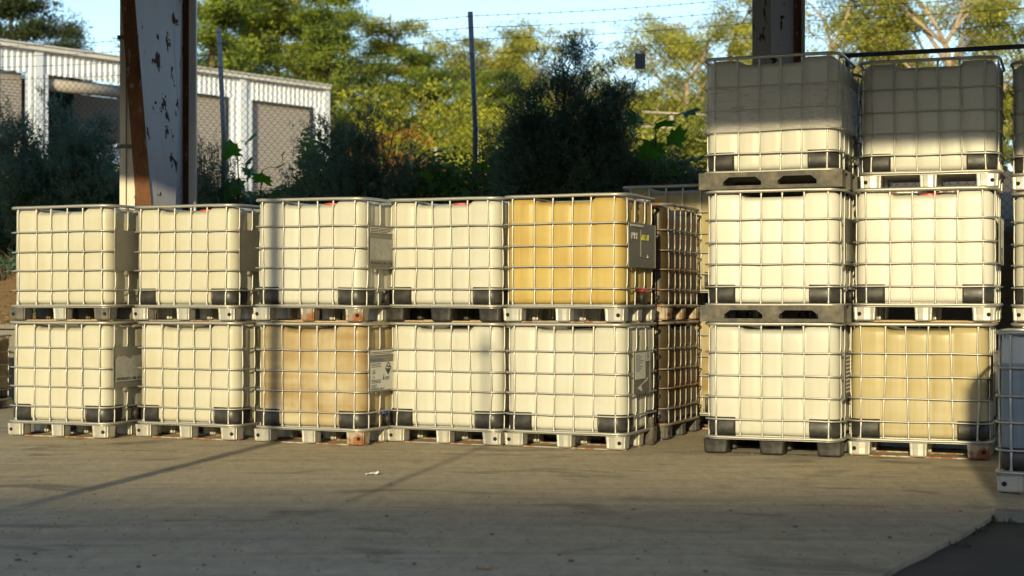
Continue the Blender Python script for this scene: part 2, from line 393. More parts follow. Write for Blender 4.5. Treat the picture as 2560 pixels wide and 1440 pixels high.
obj("edge_trim", MB().box(l2(2002)+.002, l2(2011), -.06,.07,.02,zt).mesh("edge_trim"), CREAMP, c2)
obj("base_plate", MB().box(-.32,.32,-.16,.12,0,.02).mesh("base_plate"), RUST, c2)

# ------------------------------------------------------------------ caged tanks
A, Bh, RC = .556, .456, .10
def outline(a, b, r, off=0, groove=True, n_c=7):
    """rounded rectangle points (x,y,nx,ny) counter-clockwise, with shallow vertical grooves"""
    pts = []
    gx = [-.285,-.10,.10,.285]; gy = [-.20,.0,.20]
    def g(t, G): return sum(.011*math.exp(-((t-c)/.034)**2) for c in G) if groove else 0
    X = sorted(set([round(v,4) for v in np.linspace(-(a-r), a-r, 12)] + [round(c+d,4) for c in gx for d in (-.07,-.05,-.03,-.015,0,.015,.03,.05,.07)]))
    Y = sorted(set([round(v,4) for v in np.linspace(-(b-r), b-r, 10)] + [round(c+d,4) for c in gy for d in (-.07,-.05,-.03,-.015,0,.015,.03,.05,.07)]))
    X = [x for x in X if abs(x) <= a-r+1e-6]; Y = [y for y in Y if abs(y) <= b-r+1e-6]
    for x in X: pts.append((x, -b+g(x,gx), 0, -1))
    for k in range(1, n_c): t = -math.pi/2+math.pi/2*k/n_c; pts.append((a-r+r*math.cos(t), -b+r+r*math.sin(t), math.cos(t), math.sin(t)))
    for y in Y: pts.append((a-g(y,gy), y, 1, 0))
    for k in range(1, n_c): t = math.pi/2*k/n_c; pts.append((a-r+r*math.cos(t), b-r+r*math.sin(t), math.cos(t), math.sin(t)))
    for x in X[::-1]: pts.append((x, b-g(x,gx), 0, 1))
    for k in range(1, n_c): t = math.pi/2+math.pi/2*k/n_c; pts.append((-a+r+r*math.cos(t), b-r+r*math.sin(t), math.cos(t), math.sin(t)))
    for y in Y[::-1]: pts.append((-a+g(y,gy), y, -1, 0))
    for k in range(1, n_c): t = math.pi+math.pi/2*k/n_c; pts.append((-a+r+r*math.cos(t), -b+r+r*math.sin(t), math.cos(t), math.sin(t)))
    return [(x+nx*off, y+ny*off, nx, ny) for x,y,nx,ny in pts]
def sm(a, b, x): t = max(0, min(1, (x-a)/(b-a))); return t*t*(3-2*t)
def bottle_mesh(bulge, seed):
    rnd = random.Random(seed); O = outline(A, Bh, RC); n = len(O)
    z0, z1, rb, rt = .168, 1.136, .05, .075; lev = []
    for k in range(6): t = math.pi/2*k/5; lev.append((z0+rb*(1-math.cos(t)), rb*(1-math.sin(t))))
    for k in range(1, 14): lev.append((z0+rb+(z1-rt-z0-rb)*k/13, 0))
    for k in range(1, 8): t = math.pi/2*k/7; lev.append((z1-rt+rt*math.sin(t), rt*(1-math.cos(t))))
    ph = [rnd.uniform(0,6.28) for _ in range(6)]
    V, Fc = [], []
    def drop(x, z): return -.042*(1-sm(.24,.30,abs(x)))*sm(1.02,1.136,z)
    for z, ins in lev:
        for x,y,nx,ny in O:
            bl = bulge*math.sin(math.pi*min(1,max(0,(z-z0)/(z1-z0))))*(1-(abs(x)/A)**2 if abs(ny)>.5 else 1-(abs(y)/Bh)**2)
            bl += .0035*math.sin(5*x+ph[0]+3*z)*math.sin(4*z+ph[1])+.002*math.sin(9*z+ph[2]+4*x)
            X, Y = x-nx*(ins-bl), y-ny*(ins-bl); V.append((X, Y, z+drop(X, z)))
    L = len(lev)
    for i in range(L-1):
        for k in range(n): Fc.append((i*n+k, i*n+(k+1)%n, (i+1)*n+(k+1)%n, (i+1)*n+k))
    last = (L-1)*n; cur = last
    for s_ in (.86,.68,.45,.2):
        st = len(V)
        for k in range(n): x,y,z = V[last+k]; V.append((x*s_, y*s_, 1.138+drop(x*s_, 1.136)))
        for k in range(n): Fc.append((cur+k, cur+(k+1)%n, st+(k+1)%n, st+k))
        cur = st
    Fc.append(tuple(cur+k for k in range(n))); Fc.append(tuple(range(n-1,-1,-1)))
    return MB().add(V, Fc).mesh("bottle", True)
BOT = [bottle_mesh(.004, 1), bottle_mesh(.009, 2), bottle_mesh(.001, 3)]
HOOPZ = [.895,.694,.506,.308]
def ring(a, b, r, z, nc=7, wob=0, rnd=None):
    pts = []
    for cx,cy,t0 in ((a-r,-b+r,-90),(a-r,b-r,0),(-a+r,b-r,90),(-a+r,-b+r,180)):
        for k in range(nc+1):
            t = R(t0+90*k/nc); pts.append([cx+r*math.cos(t), cy+r*math.sin(t), z])
        # extra points along the straight that follows
        nxt = {-90:(a,b-r,0,1), 0:(-a+r,b,1,0), 90:(-a,-b+r,0,1), 180:(a-r,-b,1,0)}[t0]
        p = pts[-1]
        for k in (.2,.4,.6,.8): pts.append([p[0]+(nxt[0]-p[0])*k, p[1]+(nxt[1]-p[1])*k, z+(rnd.uniform(-wob,wob) if rnd else 0)])
    return pts
def hoop_mesh(seed):
    rnd = random.Random(seed)
    return MB().tube(ring(.589,.489,.12,0,7,.004,rnd), .0076, 7, True).mesh("hoop", True)
HOOPS = [hoop_mesh(i) for i in range(4)]
TOP = MB().tube(ring(.584,.484,.12,0,7,.002,random.Random(2)), .0150, 8, True, lambda i: (1.0,.85)).mesh("top_rail", True)
BOTR = MB().tube(ring(.584,.484,.12,0,7,.002,random.Random(4)), .0145, 8, True, lambda i: (.9,1.0)).mesh("bottom_rail", True)
def bar_mesh(seed, bend=.004):
    """upright tube at x=0, y=0 (depth towards -y), squeezed where the hoops cross it"""
    rnd = random.Random(seed); ph, am = rnd.uniform(0,6.28), rnd.uniform(.2,1)*bend; am2 = rnd.uniform(-1,1)*bend
    zs = [.150,.160,.20]
    for h in HOOPZ[::-1]: zs += [h-.045,h-.03,h-.012,h+.012,h+.03,h+.045]
    zs += [1.09,1.12,1.134]; zs = sorted(zs); V, Fc, n = [], [], 8
    for i, z in enumerate(zs):
        near = min(abs(z-h) for h in HOOPZ); q = sm(.04,.015,near) if near < .04 else 0
        q = 1-sm(.012,.04,near); e = max(0, 1-(z-.15)/.05, 1-(1.134-z)/.04); 
        rx = .0072+.003*q+.004*min(1,e); ry = .0078-.0025*q-.002*min(1,e)
        cx = am*math.sin(3.1*z+ph)+am2*math.sin(9*z+ph)*.5; cy = .002*math.sin(7*z+ph)+.004*q
        for k in range(n):
            t = 2*math.pi*k/n; V.append((cx+rx*math.cos(t), cy+ry*math.sin(t), z))
    for i in range(len(zs)-1):
        for k in range(n): Fc.append((i*n+k, i*n+(k+1)%n, (i+1)*n+(k+1)%n, (i+1)*n+k))
    Fc.append(tuple(range(n-1,-1,-1))); Fc.append(tuple((len(zs)-1)*n+k for k in range(n)))
    return MB().add(V, Fc).mesh("vertical_bar", True)
BARS = [bar_mesh(i, .004) for i in range(6)]; BARB = [bar_mesh(20+i, .014) for i in range(6)]
BX = [-.478,-.272,-.092,.092,.272,.478]; BY = [-.36,-.14,.14,.36]
def guard_mesh():
    O = outline(A, Bh, RC, 0, False); V, Fc = [], []
    seq = [p for p in O if p[0] > A-.25 and p[1] < -(Bh-.25)]
    n = len(seq); levs = [(.160,.030,.010),(.176,.012,.010),(.20,.002,.010),(.225,0,.010),(.322,0,.010),(.326,0,.004)]
    for z, ins, off in levs:
        for x,y,nx,ny in seq: V.append((x+nx*(off-ins), y+ny*(off-ins), z))
    for i in range(len(levs)-1):
        for k in range(n-1): Fc.append((i*n+k, i*n+k+1, (i+1)*n+k+1, (i+1)*n+k))
    for k0 in (0, n-1):                      # side lips so the shell has thickness
        st = len(V)
        for i in range(len(levs)):
            x,y,nx,ny = seq[k0]; V.append((x-nx*.01, y-ny*.01, levs[i][0]))
        for i in range(len(levs)-1): Fc.append((i*n+k0, st+i, st+i+1, (i+1)*n+k0))
    return MB().add(V, Fc).mesh("corner_guard", True)
GUARD = guard_mesh()
def foot_mesh(wx, wy, h, ribs=True):
    pts = []; n = 44
    for k in range(n):
        t = 2*math.pi*k/n; c, s_ = math.cos(t), math.sin(t); e = .28
        x = wx/2*math.copysign(abs(c)**e, c); y = wy/2*math.copysign(abs(s_)**e, s_)
        rib = .004*math.sin(k*math.pi/2) if ribs else 0
        L = math.hypot(x, y); pts.append((x*(1+rib/L), y*(1+rib/L)))
    m = MB(); V = []
    for z, s_ in ((0,.90),(.012,.97),(h*.5,.985),(h-.006,1.03),(h,1.06)): V += [(x*s_, y*s_, z) for x,y in pts]
    F_ = [(i*n+k, i*n+(k+1)%n, (i+1)*n+(k+1)%n, (i+1)*n+k) for i in range(4) for k in range(n)]
    F_ += [tuple(range(n-1,-1,-1)), tuple(4*n+k for k in range(n))]
    return m.add(V, F_).mesh("foot", False)
FT_C = foot_mesh(.175,.15,.118); FT_M = foot_mesh(.135,.14,.118); FT_P = foot_mesh(.21,.17,.118,False)
m = MB(); zz = .135
pts = [(p[0],p[1]) for p in ring(.575,.475,.11,0)]; m.prism(pts, .132, .150)
m.box(-.50,.50,-.43,.43,.150,.168)
DECK = m.mesh("pallet")
RUN = MB().box(-.565,.565,-.018,.018,0,.012).mesh("runner"); RUNS = MB().box(-.018,.018,-.40,.40,.0,.011).mesh("runner")
HOLED = MB().tube([(0,0,0),(0,-.004,0)], .018, 12).mesh("foot_hole_shade")  # black disc stands in for the shade inside a hole
def plastic_pallet():
    """moulded pallet with two fork openings on each side"""
    m = MB(); hx, hy = .612, .512
    def wallx(y0, y1, hl, spans):
        for a, b in spans: m.box(a, b, y0, y1, .030, .104)
        m.box(-hl, hl, y0, y1, .104, .146); m.box(-hl, hl, y0, y1, 0, .030)
    sp = [(-hx,-.40),(-.07,.07),(.40,hx)]
    wallx(-hy, -hy+.12, hx, sp); wallx(hy-.12, hy, hx, sp)
    for a, b in ((-hy+.121,-.33),(-.07,.07),(.33,hy-.121)):
        for s_ in (-1,1):
            x0, x1 = sorted((s_*hx, s_*(hx-.13))); m.box(x0, x1, a, b, .0, .146)
    m.box(-hx+.131, hx-.131, -hy+.121, hy-.121, .112, .146)
    # chamfered corners of the fork openings
    for s_ in (-1,1):
        y0 = s_*hy; y1 = s_*(hy-.118)
        for xc, d in ((-.40,1),(-.07,-1),(.07,1),(.40,-1)):
            v = [(xc,y0-s_*.001,.104),(xc+d*.05,y0-s_*.001,.104),(xc,y0-s_*.001,.064),(xc,y1,.104),(xc+d*.05,y1,.104),(xc,y1,.064)]
            m.add(v, [(0,1,2),(5,4,3),(0,3,4,1),(1,4,5,2),(2,5,3,0)])
    for k in range(-11, 12):
        x = k*.054
        if abs(x) < .065 or abs(x) > .41: m.box(x-.004,x+.004,-hy-.004,-hy,.004,.140)
    return m.mesh("pallet")
PPAL = plastic_pallet()
PDECK = MB().prism([(p[0],p[1]) for p in ring(.575,.475,.11,0)], .146, .156).mesh("deck")
LID = MB().tube([(0,0,0),(0,0,.012),(0,0,.014),(0,0,.035),(0,0,.038)], [.10,.10,.085,.085,.07], 20).mesh("lid")
def plate_mesh(y0, y1, z0, z1):
    return MB().box(0,.003,y0,y1,z0,z1).box(.003,.006,y0,y0+.012,z0,z1).box(.003,.006,y1-.012,y1,z0,z1).mesh("label_plate")
PL_WIDE = plate_mesh(-.43,.36,.50,.90); PL_MID = plate_mesh(-.43,.20,.50,.905); PL_NAR = plate_mesh(-.32,.16,.50,.90)
VALVE = MB().tube([(0,0,0),(.05,0,0),(.05,0,0),(.075,0,0)], [.045,.045,.06,.06], 14).mesh("valve", True)
HANDLE = MB().box(-.012,.012,-.12,.10,.06,.078).tube([(0,0,.03),(0,0,.075)], .018, 8).mesh("handle")
# lettering ---------------------------------------------------------
TXT = {}
def text_mesh(s, size):
    if (s, size) in TXT: return TXT[(s, size)]
    cu = bpy.data.curves.new("lettering", 'FONT'); cu.body = s; cu.size = size; cu.offset = size*.018
    o = bpy.data.objects.new("tmp_text", cu); COL.objects.link(o); bpy.context.view_layer.update()
    me = bpy.data.meshes.new_from_object(o.evaluated_get(bpy.context.evaluated_depsgraph_get()))
    bpy.data.objects.remove(o); bpy.data.curves.remove(cu); TXT[(s, size)] = me; return me
STROKE = {'P':[[(0,0),(0,1),(.5,.95),(.5,.6),(0,.5)]],'R':[[(0,0),(0,1),(.5,.9),(.45,.6),(0,.5),(.55,0)]],'E':[[(.5,1),(0,1),(0,0),(.5,.05)],[(0,.5),(.4,.5)]],
 'W':[[(0,1),(.15,0),(.35,.6),(.55,0),(.7,1)]],'A':[[(0,0),(.3,1),(.6,0)],[(.1,.4),(.5,.4)]],'S':[[(.5,.9),(.2,1),(.05,.75),(.45,.4),(.4,.05),(0,.1)]],'H':[[(0,0),(0,1)],[(.5,0),(.5,1)],[(0,.5),(.5,.5)]],
 'M':[[(0,0),(.05,1),(.3,.4),(.55,1),(.6,0)]],'I':[[(.1,0),(.1,1)]],'B':[[(0,0),(0,1),(.4,.85),(0,.5),(.5,.3),(0,0)]],'2':[[(0,.8),(.3,1),(.5,.7),(0,0),(.5,0)]],'L':[[(0,1),(0,0),(.45,0)]],
 'O':[[(.25,1),(0,.6),(.2,0),(.5,.4),(.25,1)]],'T':[[(0,1),(.7,1)],[(.35,1),(.3,0)]],' ':[]}
def hand_mesh(s, h, r, st_=1.0):
    m = MB(); x = 0; rnd = random.Random(len(s))
    for ch in s:
        for st in STROKE[ch]:
            sl = rnd.uniform(-.05,.05)
            for a, b in zip(st[:-1], st[1:]):
                m.tube([(0, x+(a[0]+a[1]*.12)*h*.8*st_, a[1]*h+sl*h), (0, x+(b[0]+b[1]*.12)*h*.8*st_, b[1]*h+sl*h)], r, 4)
        x += h*.75*st_
    return m.mesh("handwriting")
def label_sheet(par, kind):
    """printed sheets lying on a label plate; all coordinates in tank space"""
    XT = .6105
    def sheet(y0, y1, z0, z1, mat=PAPER, x=XT): return obj("paper_label", MB().box(x, x+.0012, y0, y1, z0, z1).mesh("paper_label"), mat, par)
    def txt(s, y, z, size, mat=INK):
        for wd in s.split():
            me = text_mesh(wd, size); obj("lettering", me, mat, par, (XT+.0022, y, z), (R(90),0,R(90)))
            y += max(v.co.x for v in me.vertices)+size*.28
    def blk(y0, y1, z0, z1, mat=INK): obj("printed_block", MB().box(XT+.0013, XT+.0019, y0, y1, z0, z1).mesh("printed_block"), mat, par)
    if kind == 'fire':          # torn sheet, only the bottom line left
        m = MB(); rnd = random.Random(5); P = [(-.40,.56)]+[(-.40+.56*k/9, .56) for k in range(1,10)]+[(.16-.56*k/11, .80+rnd.uniform(-.02,.02)) for k in range(12)]
        n = len(P); m.add([(XT,y,z) for y,z in P], [tuple(range(n))]); m.add([(XT-.001,y,z) for y,z in P], [tuple(range(n-1,-1,-1))])
        obj("paper_label", m.mesh("paper_label"), OLDP, par); txt("FIRE BRIGADE | 1800 127 406", -.385, .575, .038)
    if kind == 'patch':         # mottled half peeled sheet
        sheet(-.41,.14,.53,.79, GALVD); sheet(-.40,.13,.585,.78, OLDP, XT+.002)
        rnd = random.Random(7)
        for k in range(16):
            y, z = rnd.uniform(-.36,.08), rnd.uniform(.61,.75); blk(y, y+rnd.uniform(.01,.05), z, z+rnd.uniform(.006,.03))
        txt("FIRE BRIGADE | 1800 127 406", -.395, .542, .036)
        sheet(-.41,.16,.835,.885)
        for k in range(3): blk(-.40,-.05+.06*k,.842+.014*k,.849+.014*k)
    if kind == 'hazard':
        sheet(-.41,.14,.515,.78); sheet(-.41,.16,.85,.895)
        blk(-.40,.02,.858,.864); blk(-.40,.10,.872,.878); blk(-.40,-.16,.80,.812, BLUE)
        for k, (s, z) in enumerate((("UN No", .70),("2491",.672))): txt(s, -.37, z, .016 if k % 2 == 0 else .030)
        txt("2", -.37, .632, .03); txt("X", -.348, .632, .03)
        for z in (.765,.75,.735,.61,.598,.586): blk(-.395,-.20,z,z+.006)
        txt("DIAL POLICE OR", -.395, .562, .015); txt("FIRE BRIGADE", -.395, .545, .017); txt("FIRE BRIGADE | 1800 127", -.405, .52, .026)
        txt("LEE'S", -.115, .61, .042); m = MB().tube([(XT+.0013,-.145,.625),(XT+.002,-.145,.625)], .018, 14).add([(XT+.0019,-.161,.632),(XT+.0019,-.129,.632),(XT+.0019,-.145,.665)], [(0,1,2)])
        obj("drop_mark", m.mesh("drop_mark"), BLUE, par)
        # corrosive diamond: white upper, black lower half
        c, d = (-.05,.715), .062; x = XT+.0016
        obj("hazard_diamond", MB().add([(x,c[0]-d,c[1]),(x,c[0],c[1]-d),(x,c[0]+d,c[1])], [(0,1,2)]).mesh("hazard_diamond"), INK, par)
        m = MB()
        P = [(-d,0),(0,d),(d,0)]
        for (a,b),(e,f) in zip(P[:-1],P[1:]): m.tube([(x,c[0]+a,c[1]+b),(x,c[0]+e,c[1]+f)], .003, 4)
        m.tube([(x,c[0]-.03,c[1]+.03),(x,c[0]+.005,c[1]+.012)], .006, 5); m.tube([(x,c[0]+.035,c[1]+.025),(x,c[0]+.01,c[1]+.012)], .006, 5)
        obj("hazard_outline", m.mesh("hazard_outline"), INK, par)
    if kind == 'chalk':
        obj("handwriting", hand_mesh("PRE", .055, .0022, 1.7), PAPER, par, (XT,-.36,.755)); obj("handwriting", hand_mesh("WASH", .05, .0022, 1.7), CHALK, par, (XT,-.10,.75))
        sheet(-.40,-.02,.865,.885); obj("pocket_outline", MB().tube([(XT,-.10,.84),(XT,-.10,.60),(XT,.10,.59),(XT,.10,.62)], .003, 4).mesh("pocket_outline"), GALVS, par)
    if kind == 'invoice':
        sheet(-.30,.0,.64,.885); sheet(.02,.14,.80,.885)
        for k in range(9): blk(-.28,-.28+.10+.012*(k*7 % 11),.86-.018*k,.865-.018*k)
        for k in range(4): blk(.03,.09+.01*(k % 3),.87-.018*k,.877-.018*k)
        m = MB().add([(XT,-.24,.56),(XT,-.04,.615),(XT,.10,.66),(XT,.06,.62),(XT,-.12,.58),(XT+.004,-.10,.52)], [(0,4,1),(1,3,2),(0,5,4),(1,4,3)])
        obj("torn_strip", m.mesh("torn_strip"), PAPER, par)
    if kind == 'print':
        sheet(-.42,.20,.52,.89, DGREY)
        rnd = random.Random(3)
        for k in range(10): blk(-.38,rnd.uniform(-.1,.15),.86-.034*k,.876-.034*k, PAPER)
    if kind == 'greysheet':
        sheet(-.40,.20,.69,.895, DGREY); sheet(-.36,.16,.53,.68, GALVS)

GROUP = "caged liquid tanks stacked in the yard"
COUNT = [0]; XS = 1.04
def tote(label, cx, cz, base=0, yaw=23, sz=1.0, bot='cream', cage=None, pal='steel', feet=None, guards=True, plate=None, sheet=None,
         lid=None, handle=None, bent=False, tilt=(0,0), half=(.6,.5), front_feet_mat=None, deckmat=None, runmat=None, bi=None):
    """cx, cz: front right corner (seen from the viewpoint) on the yard plan"""
    i = COUNT[0]; COUNT[0] += 1; rnd = random.Random(100+i); a = -R(yaw)
    hx, hy = half
    c = Vector((cx, cz)) + Matrix.Rotation(a, 2) @ Vector((-hx*XS if hx > hy else -hx, hy if hx > hy else hy*XS))
    t = empty("liquid_tank", (c.x, c.y, base)); a += R(rnd.uniform(-.5,.5)); t.rotation_euler = (R(tilt[0]+rnd.uniform(-.15,.15)*(base > 0)), R(tilt[1]+rnd.uniform(-.25,.25)*(base > 0)), a)
    if half[0] < half[1]: t.rotation_euler[2] = a + math.pi/2      # stands with its long side facing right
    t.scale = (XS, 1, sz); tag(t, label, "tank", GROUP)
    cage = cage or GALV
    b = obj("bottle", BOT[(i if bi is None else bi) % 3], B[bot], t)
    if lid: obj("lid", LID, lid, b, (rnd.uniform(-.04,.04), rnd.uniform(-.05,.0), 1.092))
    for z in HOOPZ: obj("hoop", HOOPS[rnd.randrange(4)], cage, t, (0,0,z))
    obj("top_rail", TOP, cage, t, (0,0,1.1445)); obj("bottom_rail", BOTR, cage, t, (0,0,.151))
    bars = BARB if bent or rnd.random() < .4 else BARS
    for x in BX:
        obj("vertical_bar", bars[rnd.randrange(6)], cage, t, (x+rnd.uniform(-.006,.006), -.5675+.1, 0), (0,0,0))
        obj("vertical_bar", bars[rnd.randrange(6)], cage, t, (x, .5675-.1, 0), (0,0,math.pi))
    for y in BY:
        obj("vertical_bar", bars[rnd.randrange(6)], cage, t, (.5675, y+rnd.uniform(-.01,.01), 0), (0,0,math.pi/2))
        obj("vertical_bar", bars[rnd.randrange(6)], cage, t, (-.5675, y, 0), (0,0,-math.pi/2))
    if guards:
        for sx, sy in ((1,1),(-1,1),(1,-1),(-1,-1)): obj("corner_guard", GUARD, BLACK, t, None, None, (sx, sy, 1))
    if pal == 'moulded':
        p = obj("pallet", PPAL, feet or DUSTY, t); obj("deck", PDECK, GALVS, p)
    else:
        p = obj("pallet", DECK, deckmat or GALVS, t); fm = feet or GALVS; pl = pal == 'blocks'
        for x in (-.485, 0, .485):
            for y in (-.405, 0, .405):
                me = FT_P if pl else (FT_C if x else FT_M); mt = fm
                if front_feet_mat and y < 0 and x in front_feet_mat: mt = front_feet_mat[x]
                f = obj("foot", me, mt, p, (x, y, .0122))
        if not pl:
            for x in (-.52,.52): obj("foot_hole_shade", HOLED, HOLE, p, (x*1.01, -.4815, .07))
        for y in (-.405, 0, .405): obj("runner", RUN, runmat or (BLACK if pl else GALVR), p, (0, y, 0))
        for x in (-.53, .53): obj("runner", RUNS, runmat or (BLACK if pl else GALVR), p, (x, 0, .0005))
    if plate is not None:
        lp = obj("label_plate", plate, GALVD if sheet not in ('greysheet',) else GALVS, t, (.6005,0,0))
        if sheet:
            label_sheet(lp, sheet)
            for ch in lp.children: ch.location.x -= .6005
    if handle is not None:
        v = obj("valve", VALVE, BLACK, t, (.535,0,.225)); obj("handle", HANDLE, handle, v, (.05,0,0), (0,0,rnd.uniform(-.3,.3)))
    return t
L = {}
def low(k, px, py, **kw): X, Z = gpt(px, py); L[k] = (X, Z); return tote(kw.pop('label'), X, Z, **kw)
H = 1.161
# front row, left to right
low('1', 273, 1099, label="cream tank at ground level, far left of the front row, torn sheet on its plate", yaw=20, bot='cream', plate=PL_MID, sheet='fire', handle=BLACK, runmat=FOOTR)
tote("cream tank without black corner guards, leaning on top of the leftmost front stack", L['1'][0]+.005, L['1'][1]+.02, H, 20.5, .995, 'cream', pal='steel', feet=DGREY, guards=False, plate=PL_MID, tilt=(0,-.5), front_feet_mat={0:GALVS}, runmat=WOODBIT, bi=0)
low('2', 595, 1104, label="plain cream tank at ground level, second stack from the left, no plate showing", yaw=23, bot='cream', runmat=FOOTR, front_feet_mat={.0:GALVS})
tote("cream tank on top of the second stack from the left, bare dull side plate", L['2'][0]-.035, L['2'][1], H, 23, .99, 'cream', plate=PL_MID, lid=RED)
low('3', 911, 1117, label="tan stained tank with a rusty front foot and hazard sheet, third stack from the left", yaw=23, bot='tan', plate=PL_MID, sheet='hazard', handle=BLUE, front_feet_mat={.485:FOOTR}, runmat=FOOTR)
tote("ivory tank with bent bars and peeling sheet above the tan stained tank", L['3'][0]-.012, L['3'][1], H, 23, 1.02, 'ivory', plate=PL_MID, sheet='patch', handle=BLACK, bent=True, lid=RED, feet=GALVS, front_feet_mat={0:GALVR,.485:GALVR}, runmat=WOODBIT, tilt=(0,.35))
low('4', 1254, 1117, label="ivory tank with shiny metal feet at ground level, fourth stack from the left", yaw=23, bot='ivory')
tote("ribbed ivory tank on black block feet, topping the fourth stack from the left", L['4'][0]-.012, L['4'][1], H, 23, 1.022, 'ivory', pal='blocks', feet=BLACK, lid=RED, bi=2, runmat=WOODBIT)
low('5', 1568, 1129, label="ivory tank under the amber one, MT written on its right side, paperwork on its plate", yaw=23, bot='ivory', plate=PL_NAR, sheet='invoice', bi=2)
t5 = tote("amber yellow stained tank with PRE WASH chalked on its dark plate", L['5'][0]-.012, L['5'][1], H, 23, 1.025, 'amber', guards=False, plate=PL_WIDE, sheet='chalk', handle=RED, bi=1)
obj("handwriting", hand_mesh("MIB 2", .075, .004, 1.5), INK, t5, (.552,-.19,1.02)); obj("handwriting", hand_mesh("SLOPS", .065, .004, 1.5), INK, t5, (.552,-.17,.92))
for o in bpy.data.objects:
    if o.name.startswith("liquid_tank") and "MT written" in o.get("label", ""): obj("handwriting", hand_mesh("MT", .08, .004, 1.7), INK, o, (.552,-.16,.95))
# stacks behind the amber one
X5, Z5 = (1669-1280)/F*15.24, 15.24
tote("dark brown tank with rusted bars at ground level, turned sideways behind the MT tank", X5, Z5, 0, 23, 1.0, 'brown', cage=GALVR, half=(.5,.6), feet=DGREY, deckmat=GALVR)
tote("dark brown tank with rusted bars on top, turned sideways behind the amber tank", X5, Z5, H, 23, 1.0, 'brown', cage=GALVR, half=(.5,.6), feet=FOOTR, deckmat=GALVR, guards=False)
tote("tan tank at ground level hidden behind the brown pair", 2.30, 16.40, 0, 23, 1.12, 'tan')
tote("tan tank whose top alone rises behind the amber and brown tanks", 2.30, 16.40, 1.16*1.12+.001, 23, 1.12, 'straw')
tote("tank at the far left edge, mostly out of view behind the leftmost stack", (-72-1280)/F*18.9, 18.9, 0, 14, .80, 'tan')
# tall stacks on the right
HA = 1.178
low('A', 2105, 1146, label="white tank on black block feet, bottom of the tall stack beside the yellowed one", yaw=21, sz=1.014, bot='ivory', pal='blocks', feet=BLACK, plate=PL_MID, sheet='print')
XA, ZA = L['A']
tote("bright white tank in the middle of the tall stack, on a moulded black pallet", XA, ZA, HA, 21, 1.014, 'white', pal='moulded', plate=PL_MID, sheet='greysheet', handle=BLACK, bi=2)
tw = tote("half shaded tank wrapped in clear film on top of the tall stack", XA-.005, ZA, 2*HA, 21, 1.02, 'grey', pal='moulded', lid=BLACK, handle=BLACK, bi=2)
low('B', 2481, 1153, label="yellowed tank with drip streaks and one rusty foot, bottom of the right tall stack", yaw=21, sz=1.014, bot='straw', plate=PL_MID, sheet='patch', front_feet_mat={.485:FOOTR}, runmat=FOOTR)
XB, ZB = L['B']
tote("bright white tank with an orange red lid, middle of the right tall stack", XB+.05, ZB+.02, HA, 21, 1.014, 'white', plate=PL_MID, sheet='invoice', lid=RED, runmat=WOODBIT)
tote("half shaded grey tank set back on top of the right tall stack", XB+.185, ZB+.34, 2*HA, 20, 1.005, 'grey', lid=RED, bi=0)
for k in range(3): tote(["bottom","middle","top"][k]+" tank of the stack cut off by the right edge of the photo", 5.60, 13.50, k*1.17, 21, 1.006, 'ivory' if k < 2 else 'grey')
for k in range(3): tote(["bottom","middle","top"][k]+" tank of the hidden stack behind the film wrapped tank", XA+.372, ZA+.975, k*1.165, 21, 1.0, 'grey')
tote("blue grey tank standing in shade at the right edge, nearest to the viewpoint", (2499-1280)/F*11.1+1.105, 11.1-.469, 0, 23, 1.0, 'blue', runmat=FOOTR)
# clear film round the topmost tank
FILM = mat_film(); m = MB(); O = [(x,y,0,0) for x,y,_ in ring(.603,.503,.12,0,9)]; V = []; n = len(O); rnd = random.Random(9); NL = 14
for j in range(NL):
    z = .50+.395*j/(NL-1)
    for k,(x,y,_,_) in enumerate(O):
        sag = .010*math.sin(math.pi*((z-.506)/.19 % 1)) ; q = 1-sag+rnd.uniform(-.002,.002)
        V.append((x*q, y*q, z+.012*math.sin(k*.7)*(j in (0,NL-1))))
m.add(V, [(j*n+k, j*n+(k+1)%n, (j+1)*n+(k+1)%n, (j+1)*n+k) for j in range(NL-1) for k in range(n)])
obj("stretch_film", m.mesh("stretch_film", True), FILM, tw)
m = MB(); V = []      # crumpled tail of the film near the corner
for j in range(9):
    for k in range(9):
        V.append((.34+.27*k/8, -.514-.012*abs(math.sin(j*1.9+k*1.3))-rnd.uniform(0,.008), .505+.38*j/8*(.35+.65*k/8)))
m.add(V, [(j*9+k, j*9+k+1, (j+1)*9+k+1, (j+1)*9+k) for j in range(8) for k in range(8)])
obj("film_tail", m.mesh("film_tail"), FILM, tw)
# dark plastic cover leaning against the valve side of the MT tank
X, Z = gpt(1618, 1113); cv = empty("valve_cover", (X+.01, Z, 0)); cv.rotation_euler = (R(-12), R(-18), R(-40)); tag(cv, "dark dusty plastic cover leaning by the right foot of the MT tank", "cover")
m = MB(); m.add([(-.05,0,0),(.05,0,0),(.075,0,.16),(.085,0,.26),(-.085,0,.26),(-.075,0,.16)]+[(-.05,.03,0),(.05,.03,0),(.075,.03,.16),(.085,.03,.26),(-.085,.03,.26),(-.075,.03,.16)],
  [(0,1,2,3,4,5),(11,10,9,8,7,6)]+[(i,6+i,6+(i+1)%6,(i+1)%6) for i in range(6)])
obj("shell", m.mesh("shell"), DUSTY, cv)
obj("rim", MB().tube([(-.06,-.004,.18),(.06,-.004,.18),(.06,-.004,.235),(-.06,-.004,.235)], .005, 6, True).mesh("rim"), DUSTY, cv)

